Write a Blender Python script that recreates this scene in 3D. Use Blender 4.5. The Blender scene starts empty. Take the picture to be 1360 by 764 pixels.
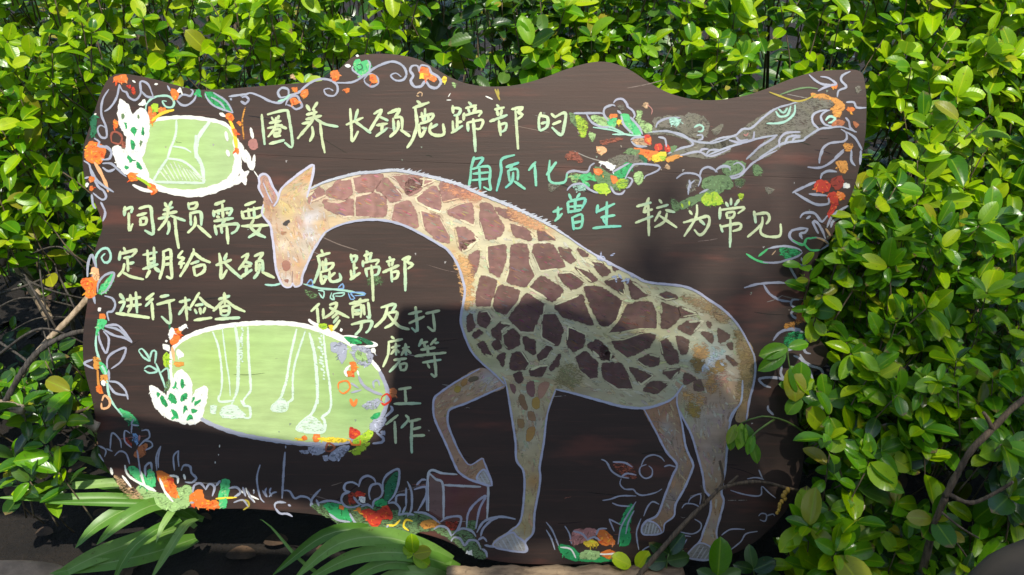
import bpy, math, random
from mathutils import Vector, Matrix, geometry
random.seed(7)
C = bpy.context.scene.collection
scene = bpy.context.scene

# ---------------------------------------------------------------- frame of the sign
T = math.radians(28)                      # the sign leans back, the camera looks down at it
H = 0.375
UX = Vector((1, 0, 0)); UU = Vector((0, math.sin(T), math.cos(T))); UN = Vector((0, -math.cos(T), math.sin(T)))
ORI = Vector((0, 0, H))
D = 1.1333
BM = Matrix(((UX.x, UU.x, UN.x, ORI.x), (UX.y, UU.y, UN.y, ORI.y), (UX.z, UU.z, UN.z, ORI.z), (0, 0, 0, 1)))
def F(x, y, z):                            # sign frame (metres) -> world
    return ORI + UX * x + UU * y + UN * z
def P(px, py, z=0.0):                      # measured direction + distance -> world
    k = (D - z) / D
    return F((px - 680) * .001 * k, (382 - py) * .001 * k, z)

# ---------------------------------------------------------------- camera
cam = bpy.data.cameras.new("camera"); cam.lens = 30; cam.sensor_width = 36; cam.clip_start = .02; cam.clip_end = 500
co = bpy.data.objects.new("camera", cam); C.objects.link(co)
co.matrix_world = Matrix.Translation(F(0, 0, D)) @ BM.to_3x3().to_4x4()
scene.camera = co

# ---------------------------------------------------------------- sky and sun
LS = (UX * .12 + UU * .60 + UN * .79).normalized()        # towards the sun
el = math.asin(LS.z); az = math.atan2(LS.x, LS.y)
w = bpy.data.worlds.new("World"); scene.world = w; w.use_nodes = True
nt = w.node_tree; nt.nodes.clear()
sky = nt.nodes.new("ShaderNodeTexSky"); sky.sky_type = 'NISHITA'; sky.sun_disc = False
sky.sun_elevation = el; sky.sun_rotation = az
bg = nt.nodes.new("ShaderNodeBackground"); bg.inputs[1].default_value = .15
wo = nt.nodes.new("ShaderNodeOutputWorld")
nt.links.new(sky.outputs[0], bg.inputs[0]); nt.links.new(bg.outputs[0], wo.inputs[0])
sl = bpy.data.lights.new("sun", 'SUN'); sl.energy = 3.7; sl.angle = math.radians(.42); sl.color = (1, .95, .84)
so = bpy.data.objects.new("sun", sl); C.objects.link(so)
so.rotation_euler = LS.to_track_quat('Z', 'Y').to_euler(); so.location = (0, 0, 5)
scene.view_settings.view_transform = 'Standard'; scene.view_settings.look = 'None'
scene.view_settings.exposure = 0.42; scene.view_settings.gamma = 1
scene.cycles.transparent_max_bounces = 24
scene.cycles.max_bounces = 7

# ---------------------------------------------------------------- helpers
def tag(o, label=None, cat=None, group=None, kind=None):
    if label: o['label'] = label
    if cat: o['category'] = cat
    if group: o['group'] = group
    if kind: o['kind'] = kind
    return o
def empty(name, loc):
    o = bpy.data.objects.new(name, None); o.empty_display_size = .05
    C.objects.link(o); o.location = loc; return o
def link(name, me, parent=None):
    o = bpy.data.objects.new(name, me); C.objects.link(o)
    if parent is not None:
        o.parent = parent
        o.matrix_parent_inverse = Matrix.Translation(-parent.location)
    return o
def mesh(name, v, f, mat, smooth=True):
    me = bpy.data.meshes.new(name); me.from_pydata([tuple(a) for a in v], [], f); me.materials.append(mat)
    if smooth: me.polygons.foreach_set('use_smooth', [True] * len(f))
    me.update(); return me

class N:                                   # small node-building helper
    def __init__(s, name):
        s.m = bpy.data.materials.new(name); s.m.use_nodes = True; s.t = s.m.node_tree; s.t.nodes.clear()
        s.out = s('ShaderNodeOutputMaterial')
    def __call__(s, typ, ins=None, **kw):
        n = s.t.nodes.new(typ)
        for k, v in kw.items(): setattr(n, k, v)
        for k, v in (ins or {}).items():
            if isinstance(v, bpy.types.NodeSocket): s.t.links.new(v, n.inputs[k])
            else: n.inputs[k].default_value = v
        return n
    def math(s, op, a, b=0., c=None, clamp=False):
        n = s('ShaderNodeMath', {0: a, 1: b}, operation=op, use_clamp=clamp)
        if c is not None:
            if isinstance(c, bpy.types.NodeSocket): s.t.links.new(c, n.inputs[2])
            else: n.inputs[2].default_value = c
        return n.outputs[0]
    def mix(s, fac, a, b, bt='MIX'):
        n = s('ShaderNodeMix', data_type='RGBA', blend_type=bt)
        for i, v in ((0, fac), (6, a), (7, b)):
            if isinstance(v, bpy.types.NodeSocket): s.t.links.new(v, n.inputs[i])
            else: n.inputs[i].default_value = v if i == 0 else (*v, 1) if len(v) == 3 else v
        return n.outputs[2]
    def noise(s, scale, detail=4, vec=None, rough=.55, stretch=None):
        if vec is None: vec = s('ShaderNodeTexCoord').outputs['Object']
        if stretch:
            vec = s('ShaderNodeMapping', {0: vec, 3: stretch}).outputs[0]
        return s('ShaderNodeTexNoise', {'Vector': vec, 'Scale': scale, 'Detail': detail, 'Roughness': rough}).outputs[0]
    def ramp(s, fac, lo, hi):
        return s('ShaderNodeMapRange', {0: fac, 1: lo, 2: hi, 3: 0., 4: 1.}, interpolation_type='SMOOTHSTEP').outputs[0]
    def done(s, shader):
        s.t.links.new(shader, s.out.inputs[0]); return s.m

# ---------------------------------------------------------------- materials
def wood_board():
    n = N('varnished_board'); tc = n('ShaderNodeTexCoord').outputs['Object']
    g1 = n.noise(6, 6, tc, .6, (.5, 5, 1)); g2 = n.noise(30, 5, tc, .65, (.35, 8, 1)); g3 = n.noise(3.2, 3, tc, .5, (1, 1.6, 1))
    g4 = n.noise(7, 4, tc, .6, (.6, 2.6, 1)); g5 = n.noise(420, 3, tc, .7)
    c = n.mix(n.ramp(g1, .35, .7), (.014, .0088, .0072), (.032, .0175, .0135))
    c = n.mix(n.math('MULTIPLY', n.ramp(g2, .52, .75), .6), c, (.065, .024, .017))
    c = n.mix(n.math('MULTIPLY', n.ramp(g4, .54, .70), .65), c, (.12, .034, .022))
    c = n.mix(n.math('MULTIPLY', n.ramp(g3, .5, .8), .35), c, (.060, .044, .035))
    c = n.mix(n.math('MULTIPLY', n.ramp(g5, .66, .8), .25), c, (.16, .13, .10))
    r = n.math('MULTIPLY_ADD', g1, .16, .50)
    h = n.math('ADD', n.math('MULTIPLY', g2, .5), n.math('MULTIPLY', g5, .25))
    b = n('ShaderNodeBump', {'Strength': .25, 'Distance': .0012, 'Height': h})
    p = n('ShaderNodeBsdfPrincipled', {'Base Color': c, 'Roughness': r, 'Specular IOR Level': .72, 'Specular Tint': (1., .80, .70, 1), 'Normal': b.outputs[0]})
    return n.done(p.outputs[0])
def raw_wood(name, c1, c2, sc=14, st=(6, 1, 1), rough=.8):
    n = N(name); tc = n('ShaderNodeTexCoord').outputs['Object']
    a = n.noise(sc, 6, tc, .65, st); b_ = n.noise(sc * 7, 4, tc, .6)
    c = n.mix(n.ramp(a, .35, .65), c1, c2); c = n.mix(n.math('MULTIPLY', n.ramp(b_, .55, .7), .5), c, tuple(x * .4 for x in c1))
    b = n('ShaderNodeBump', {'Strength': .6, 'Distance': .003, 'Height': n.math('ADD', a, n.math('MULTIPLY', b_, .4))})
    return n.done(n('ShaderNodeBsdfPrincipled', {'Base Color': c, 'Roughness': rough, 'Normal': b.outputs[0]}).outputs[0])
def paint_mat():
    n = N('brush_paint'); tc = n('ShaderNodeTexCoord').outputs['Object']
    at = n('ShaderNodeAttribute', attribute_name='Col')
    f = n.noise(700, 3, tc, .6, (.35, 1, 1)); g = n.noise(110, 4, tc, .6); q = n.noise(900, 2, tc)
    c = n.mix(1., at.outputs['Color'], n.mix(n.ramp(n.noise(60, 6, tc, .7, (.25, 1.6, 1)), .3, .7), (.88, .86, .84), (1.06, 1.05, 1.03)), 'MULTIPLY')
    k = n.math('ADD', n.math('MULTIPLY', f, .75), n.math('MULTIPLY', g, .45))
    a = n.math('ADD', at.outputs['Alpha'], n.math('MULTIPLY', n.math('SUBTRACT', k, .62), -2.4))
    a = n.ramp(a, .12, .72)
    b = n('ShaderNodeBump', {'Strength': .3, 'Distance': .0006, 'Height': f})
    p = n('ShaderNodeBsdfPrincipled', {'Base Color': c, 'Roughness': n.math('MULTIPLY_ADD', q, .2, .42), 'Specular IOR Level': .35, 'Normal': b.outputs[0]})
    t = n('ShaderNodeBsdfTransparent')
    m = n('ShaderNodeMixShader', {0: a, 1: t.outputs[0], 2: p.outputs[0]})
    return n.done(m.outputs[0])
def leaf_mat(name, dark, light, young, gloss=.32, trans=.32, attr=False, strap=False):
    n = N(name)
    if attr: rnd = n('ShaderNodeAttribute', attribute_name='rnd').outputs['Fac']
    else: rnd = n('ShaderNodeObjectInfo').outputs['Random']
    uv = n('ShaderNodeUVMap', uv_map='UVMap').outputs[0]
    s = n('ShaderNodeSeparateXYZ', {0: uv})
    au = n.math('ABSOLUTE', s.outputs[0])
    mid = n.ramp(au, .10, .02)
    veins = n.math('SINE', n.math('MULTIPLY', n.math('SUBTRACT', s.outputs[1], n.math('MULTIPLY', au, .28)), 52.))
    if strap: veins = n.math('SINE', n.math('MULTIPLY', au, 40.))
    geo = n('ShaderNodeNewGeometry')
    blot = n.noise(60, 3, geo.outputs['Position'])
    r2 = n.math('FRACT', n.math('MULTIPLY', rnd, 7.31))
    c = n.mix(n.ramp(rnd, .05, .9), dark, light)
    c = n.mix(n.math('MULTIPLY', n.ramp(r2, .72, .95), .8), c, young)
    c = n.mix(n.math('MULTIPLY', n.ramp(blot, .45, .75), .25), c, tuple(x * .65 for x in dark))
    spot = n.noise(240, 2, geo.outputs['Position'])
    c = n.mix(n.math('MULTIPLY', n.ramp(spot, .66, .72), .6), c, (.10, .075, .02))
    r3 = n.math('FRACT', n.math('MULTIPLY', rnd, 23.7)) if not strap else n('ShaderNodeValue').outputs[0]
    tipb = n.math('MULTIPLY', n.ramp(n.math('ADD', s.outputs[1], n.math('MULTIPLY', n.noise(90, 3, geo.outputs['Position']), .5)), 1.1, 1.22), n.ramp(r3, .78, .82))
    c = n.mix(tipb, c, (.20, .13, .05))
    c = n.mix(n.math('MULTIPLY', n.ramp(r3, .05, .03), .0 if strap else .7), c, (.42, .34, .03))
    c = n.mix(n.math('MULTIPLY', n.ramp(veins, .6, 1.), .06), c, young)
    c = n.mix(n.math('MULTIPLY', mid, .5), c, (min(1, young[0] * 1.3), young[1] * 1.1, young[2] * 1.6))
    c = n.mix(n.math('MULTIPLY', geo.outputs['Backfacing'], .25), c, (.18, .32, .06))
    hgt = n.math('ADD', n.math('MULTIPLY', veins, .5), n.math('MULTIPLY', mid, -2.))
    b = n('ShaderNodeBump', {'Strength': .08, 'Distance': .0005, 'Height': hgt})
    p = n('ShaderNodeBsdfPrincipled', {'Base Color': c, 'Roughness': n.math('MULTIPLY_ADD', r2, .18, gloss), 'Specular IOR Level': .5, 'Normal': b.outputs[0]})
    tr = n('ShaderNodeBsdfTranslucent', {'Color': n.mix(.5, c, (.25, .42, .015)), 'Normal': b.outputs[0]})
    m = n('ShaderNodeMixShader', {0: trans, 1: p.outputs[0], 2: tr.outputs[0]})
    return n.done(m.outputs[0])
def plain(name, col, rough=.7, var=.4, sc=30, bump=.3):
    n = N(name); tc = n('ShaderNodeTexCoord').outputs['Object']
    a = n.noise(sc, 6, tc, .65)
    c = n.mix(n.ramp(a, .3, .7), tuple(x * (1 - var) for x in col), tuple(min(1, x * (1 + var)) for x in col))
    b = n('ShaderNodeBump', {'Strength': bump, 'Distance': .004, 'Height': a})
    return n.done(n('ShaderNodeBsdfPrincipled', {'Base Color': c, 'Roughness': rough, 'Normal': b.outputs[0]}).outputs[0])
def soil_mat():
    n = N('soil'); tc = n('ShaderNodeTexCoord').outputs['Object']
    a = n.noise(9, 8, tc, .7); b_ = n.noise(70, 5, tc, .7)
    c = n.mix(n.ramp(a, .35, .65), (.010, .007, .005), (.026, .018, .012)); c = n.mix(n.math('MULTIPLY', n.ramp(b_, .55, .75), .6), c, (.05, .036, .024))
    b = n('ShaderNodeBump', {'Strength': 1., 'Distance': .02, 'Height': n.math('ADD', a, b_)})
    return n.done(n('ShaderNodeBsdfPrincipled', {'Base Color': c, 'Roughness': .95, 'Normal': b.outputs[0]}).outputs[0])

M_board = wood_board(); M_paint = paint_mat(); M_soil = soil_mat()
M_post = raw_wood('post_wood', (.06, .04, .03), (.13, .09, .06))
LEAF = {}
for key, (d, l, y, g, tr) in {
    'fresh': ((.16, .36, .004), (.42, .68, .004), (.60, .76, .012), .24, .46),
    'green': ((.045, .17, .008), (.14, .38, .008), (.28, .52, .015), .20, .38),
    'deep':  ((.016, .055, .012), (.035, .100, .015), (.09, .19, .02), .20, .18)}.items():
    LEAF[key] = (leaf_mat('leaf_' + key, d, l, y, g, tr), leaf_mat('leafmass_' + key, d, l, y, g, tr, True))
M_strap = leaf_mat('strap_leaf', (.07, .20, .02), (.17, .36, .05), (.34, .54, .14), .34, .30, strap=True)
M_twig = raw_wood('twig_bark', (.10, .07, .04), (.20, .15, .09), 40)
M_stemg = plain('green_stem', (.10, .17, .03), .6, .35)

# ---------------------------------------------------------------- ground
gm = mesh('ground', [(-60, -30, 0), (60, -30, 0), (60, 90, 0), (-60, 90, 0)], [(0, 1, 2, 3)], M_soil, False)
tag(link('ground', gm), 'dark brown soil under the shrubs and sign', kind='structure')

# ================================================================ painting toolkit (sign frame)
def dist_b(px, py):
    d = min(math.hypot(px - a, py - b) for a, b in OUT)
    return -d if inside((px, py), OUT) else d
class Paint:
    def __init__(s): s.v = []; s.f = []; s.c = []
    def add(s, v, f, c):
        o = len(s.v); s.v += v; s.c += c; s.f += [tuple(i + o for i in q) for q in f]
    def build(s, name, parent, label=None, kind=None):
        me = bpy.data.meshes.new(name); me.from_pydata(s.v, [], s.f); me.materials.append(M_paint)
        at = me.color_attributes.new('Col', 'FLOAT_COLOR', 'POINT')
        at.data.foreach_set('color', [x for c in s.c for x in c]); me.update()
        o = bpy.data.objects.new(name, me); C.objects.link(o); o.parent = parent
        if label: o['label'] = label
        if kind: o['kind'] = kind
        return o
def catmull(p, closed=False, step=2.2):
    n = len(p)
    if n < 3 and not closed:
        a, b = p; k = max(2, int(math.dist(a, b) / step)); return [(a[0] + (b[0] - a[0]) * i / k, a[1] + (b[1] - a[1]) * i / k) for i in range(k + 1)]
    out = []; rng = range(n) if closed else range(n - 1)
    for i in rng:
        if closed: a, b, c, d = p[i - 1], p[i], p[(i + 1) % n], p[(i + 2) % n]
        else: a, b, c, d = p[max(i - 1, 0)], p[i], p[i + 1], p[min(i + 2, n - 1)]
        k = max(2, int(math.dist(b, c) / step))
        for j in range(k):
            t = j / k; t2 = t * t; t3 = t2 * t
            out.append(tuple(.5 * (2 * b[m] + (c[m] - a[m]) * t + (2 * a[m] - 5 * b[m] + 4 * c[m] - d[m]) * t2 + (3 * b[m] - a[m] - 3 * c[m] + d[m]) * t3) for m in (0, 1)))
    if not closed: out.append(p[-1])
    return out
def poly_soft(p):
    out = []; n = len(p)
    for i in range(n):
        a, b, c = p[i - 1], p[i], p[(i + 1) % n]
        out.append((b[0] * .86 + a[0] * .14, b[1] * .86 + a[1] * .14)); out.append((b[0] * .955 + (a[0] + c[0]) * .0225, b[1] * .955 + (a[1] + c[1]) * .0225)); 
        k = max(1, int(math.dist(b, c) * .72 / 3.2))
        for j in range(k): 
            t = .14 + .72 * j / k; out.append((b[0] * (1 - t) + c[0] * t, b[1] * (1 - t) + c[1] * t))
    return out
def BP(p, z): return ((p[0] - 680) * .001, (382 - p[1]) * .001, z * .001)
def jit(c, a=.06):
    k = 1 + random.uniform(-a, a); return tuple(max(0, min(1, x * k + random.uniform(-a, a) * .12)) for x in c)
def stroke(pt, pts, w, col, z, alpha=1., taper=.6, closed=False, wob=.10, col2=None):
    q = catmull(pts, closed)
    if closed: q.append(q[0])
    n = len(q); v = []; f = []; c = []
    ph = random.uniform(0, 9)
    cc = jit(col)
    for i, p in enumerate(q):
        a = q[max(i - 1, 0)]; b = q[min(i + 1, n - 1)]
        dx, dy = b[0] - a[0], b[1] - a[1]; L = math.hypot(dx, dy) or 1; nx, ny = -dy / L, dx / L
        t = i / (n - 1); e = 1.
        if not closed:
            e = min(1, taper + (1 - taper) * t * 5) * min(1, taper + (1 - taper) * (1 - t) * 4)
        hw = w * .5 * e * (1 + wob * math.sin(i * .9 + ph) + random.uniform(-wob, wob) * .6)
        ck = cc if col2 is None else tuple(cc[m] * (1 - t) + col2[m] * t for m in range(3))
        zz = z + i * .0006
        for s, al in ((-1, .42), (-.62, 1), (.62, 1), (1, .42)):
            v.append(BP((p[0] + nx * hw * s * 1.12, p[1] + ny * hw * s * 1.12), zz)); c.append((*ck, al * alpha * (1 if .03 < t < .97 or closed else .8)))
        if i:
            o = i * 4
            for k in range(3): f.append((o - 4 + k, o + k, o + k + 1, o - 3 + k))
    # rounded ends
    if not closed:
        for (ia, ib, sg) in ((0, 1, -1), (n - 1, n - 2, -1)):
            a = q[ia]; b = q[ib]; dx, dy = a[0] - b[0], a[1] - b[1]; L = math.hypot(dx, dy) or 1
            k = len(v); v.append(BP((a[0] + dx / L * w * .42 * taper, a[1] + dy / L * w * .42 * taper), z)); c.append((*c[ia * 4][:3], .6 * alpha))
            o = ia * 4
            f += [(o, o + 1, k), (o + 1, o + 2, k), (o + 2, o + 3, k)]
    pt.add(v, f, c)
def inside(p, poly):
    x, y = p; r = False; j = len(poly) - 1
    for i in range(len(poly)):
        xi, yi = poly[i]; xj, yj = poly[j]
        if (yi > y) != (yj > y) and x < (xj - xi) * (y - yi) / (yj - yi + 1e-12) + xi: r = not r
        j = i
    return r
def fill(pt, pts, col, z, alpha=1., skirt=1.3, smooth=True, step=0, colf=None, rough=.5, jt=.05):
    q = catmull(pts, True, 3.) if smooth else list(pts)
    q = [(x + random.uniform(-rough, rough), y + random.uniform(-rough, rough)) for x, y in q]
    ar = sum(q[i - 1][0] * q[i][1] - q[i][0] * q[i - 1][1] for i in range(len(q)))
    if ar < 0: q.reverse()
    n = len(q); ins = []
    if step:
        xs = [p[0] for p in q]; ys = [p[1] for p in q]; y = min(ys)
        while y < max(ys):
            x = min(xs)
            while x < max(xs):
                p = (x + random.uniform(-.3, .3) * step, y + random.uniform(-.3, .3) * step)
                if inside(p, q): ins.append(p)
                x += step
            y += step
    vv, _, ff, *_ = geometry.delaunay_2d_cdt([Vector(p) for p in q + ins], [(i, (i + 1) % n) for i in range(n)], [], 1, 1e-5)
    cf = colf or (lambda x, y: col)
    v = [BP(p, z) for p in vv]; c = [(*jit(cf(p[0], p[1]), jt), alpha) for p in vv]
    pt.add(v, [tuple(f) for f in ff], c)
    if skirt:
        v = []; f = []; c = []
        for i in range(n):
            a, b = q[i - 1], q[(i + 1) % n]; dx, dy = b[0] - a[0], b[1] - a[1]; L = math.hypot(dx, dy) or 1
            o = (q[i][0] + dy / L * skirt, q[i][1] - dx / L * skirt); k = cf(*q[i])
            v += [BP(q[i], z), BP(o, z)]; c += [(*k, alpha), (*k, .1)]
            f.append((2 * i, 2 * i + 1, (2 * i + 3) % (2 * n), (2 * i + 2) % (2 * n)))
        pt.add(v, f, c)
ZS = 230 / 1352
def pts_of(s, ox, oy): return [(ox + float(a) * ZS, oy + float(b) * ZS) for a, b in (t.split(',') for t in s.split())]

COL = dict(W=(.36, .38, .46), WH=(.84, .84, .76), OR=(.80, .21, .035), RD=(.62, .05, .025), GR=(.03, .33, .10), GL=(.08, .52, .18),
           YG=(.38, .58, .03), YE=(.85, .60, .04), MT=(.36, .62, .50), GD=(.13, .22, .09), GY=(.16, .15, .11), OC=(.62, .27, .05),
           TN=(.50, .33, .18), BR=(.30, .09, .05), LG=(.34, .52, .20), DG=(.02, .14, .06), PK=(.45, .20, .17), BL=(.20, .36, .60),
           PO=(.80, .42, .20), DO=(.42, .14, .05), DR=(.30, .04, .02), DY=(.40, .32, .04))

# ================================================================ the sign
sign = bpy.data.objects.new('painted_sign', None); C.objects.link(sign); sign.matrix_world = BM
tag(sign, 'wavy edged dark brown wooden board painted with a giraffe and Chinese characters', 'sign')

OUT = [(152,99),(190,102),(230,112),(262,119),(300,118),(350,114),(400,110),(432,106),(450,92),(468,76),(490,72),(520,72),(550,77),(570,86),(595,101),(620,111),
       (650,115),(685,113),(720,104),(752,92),(785,83),(810,83),(835,92),(860,108),(885,122),(915,131),(950,133),(985,128),(1015,119),(1050,105),(1085,95),(1115,93),(1143,95),
       (1150,118),(1151,150),(1149,185),(1141,225),(1130,262),(1112,300),(1096,328),(1083,348),(1075,380),(1075,420),(1088,450),(1102,468),(1096,486),(1070,500),(1055,520),(1060,560),(1068,600),(1060,650),
       (1035,690),(1000,722),(960,740),(900,746),(820,748),(740,750),(680,748),(640,741),(612,728),(585,716),(550,707),(500,704),(455,690),(420,684),(380,680),(330,676),(280,676),
       (230,673),(195,664),(165,645),(142,622),(130,590),(127,560),(122,530),(112,490),(110,450),(116,400),(122,350),(128,325),(136,300),(128,275),(113,240),(110,200),(122,160),(135,120)]
OUTS = catmull(OUT, True, 6.)
def slab(poly, z0, z1, bev=2.2):
    """thick board with a rounded front and back edge; poly in px, z in mm"""
    q = list(poly); ar = sum(q[i - 1][0] * q[i][1] - q[i][0] * q[i - 1][1] for i in range(len(q)))
    if ar < 0: q.reverse()
    n = len(q); rings = []
    def off(d):
        r = []
        for i in range(n):
            a, b = q[i - 1], q[(i + 1) % n]; dx, dy = b[0] - a[0], b[1] - a[1]; L = math.hypot(dx, dy) or 1
            r.append((q[i][0] - dy / L * d, q[i][1] + dx / L * d))
        return r
    lv = [(bev, z1), (bev * .3, z1 - bev * .3), (0, z1 - bev), (0, z0 + bev), (bev, z0)]
    v = []; f = []
    for d, z in lv: v += [BP(p, z) for p in off(d)]
    for r in range(len(lv) - 1):
        for i in range(n):
            j = (i + 1) % n; f.append((r * n + i, r * n + j, (r + 1) * n + j, (r + 1) * n + i))
    for r, rev in ((0, True), (len(lv) - 1, False)):
        vv, _, ff, *_ = geometry.delaunay_2d_cdt([Vector(p) for p in off(lv[r][0])], [(i, (i + 1) % n) for i in range(n)], [], 1, 1e-6)
        o = len(v); v += [BP(p, lv[r][1]) for p in vv]; f += [tuple(i + o for i in (reversed(t) if rev else t)) for t in ff]
    return v, f
# two planks meet in a hairline seam
seam = lambda x: 196 + (x - 110) * .0425
up = [p for p in OUTS if p[1] < seam(p[0])]; lo = [p for p in OUTS if p[1] >= seam(p[0])]
def split(pred):
    r = []; n = len(OUTS)
    for i in range(n):
        a, b = OUTS[i], OUTS[(i + 1) % n]
        sa, sb = a[1] - seam(a[0]), b[1] - seam(b[0])
        if pred(sa): r.append((a[0], a[1]))
        if sa * sb < 0:
            t = sa / (sa - sb); r.append((a[0] + (b[0] - a[0]) * t, a[1] + (b[1] - a[1]) * t))
    return r
for nm, pr in (('plank', lambda s: s < 0), ('plank', lambda s: s >= 0)):
    v, f = slab(split(pr), -26, 0, .5 if False else .45)
    me = mesh(nm, v, f, M_board, False)
    o = bpy.data.objects.new(nm, me); C.objects.link(o); o.parent = sign
# back posts and battens that hold it up
def box_w(a, b, w_, d_, mat, name, parent):
    a = Vector(a); b = Vector(b); z = (b - a).normalized(); x = Vector((1, 0, 0)); y = z.cross(x).normalized()
    v = [p + x * sx * w_ / 2 + y * sy * d_ / 2 for p in (a, b) for sx, sy in ((-1, -1), (1, -1), (1, 1), (-1, 1))]
    f = [(0, 3, 2, 1), (4, 5, 6, 7)] + [(i, (i + 1) % 4, 4 + (i + 1) % 4, 4 + i) for i in range(4)]
    me = mesh(name, v, f, mat, False); return me
for px in (650, 890):
    inv = BM.inverted()
    a = F((px - 680) * .001, .20, -.052); b = Vector((a.x, a.y + .30, 0.0)); top = F((px - 680) * .001, .22, -.049); bot = F((px - 680) * .001, -.355, -.049); bot.z = max(0, bot.z)
    me = box_w(bot, top, .05, .045, M_post, 'post', sign); me.transform(inv)
    o = bpy.data.objects.new('post', me); C.objects.link(o); o.parent = sign
    me = box_w(b, a + Vector((0, .04, -.02)), .045, .04, M_post, 'prop', sign); me.transform(inv)
    o = bpy.data.objects.new('prop', me); C.objects.link(o); o.parent = sign

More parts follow.
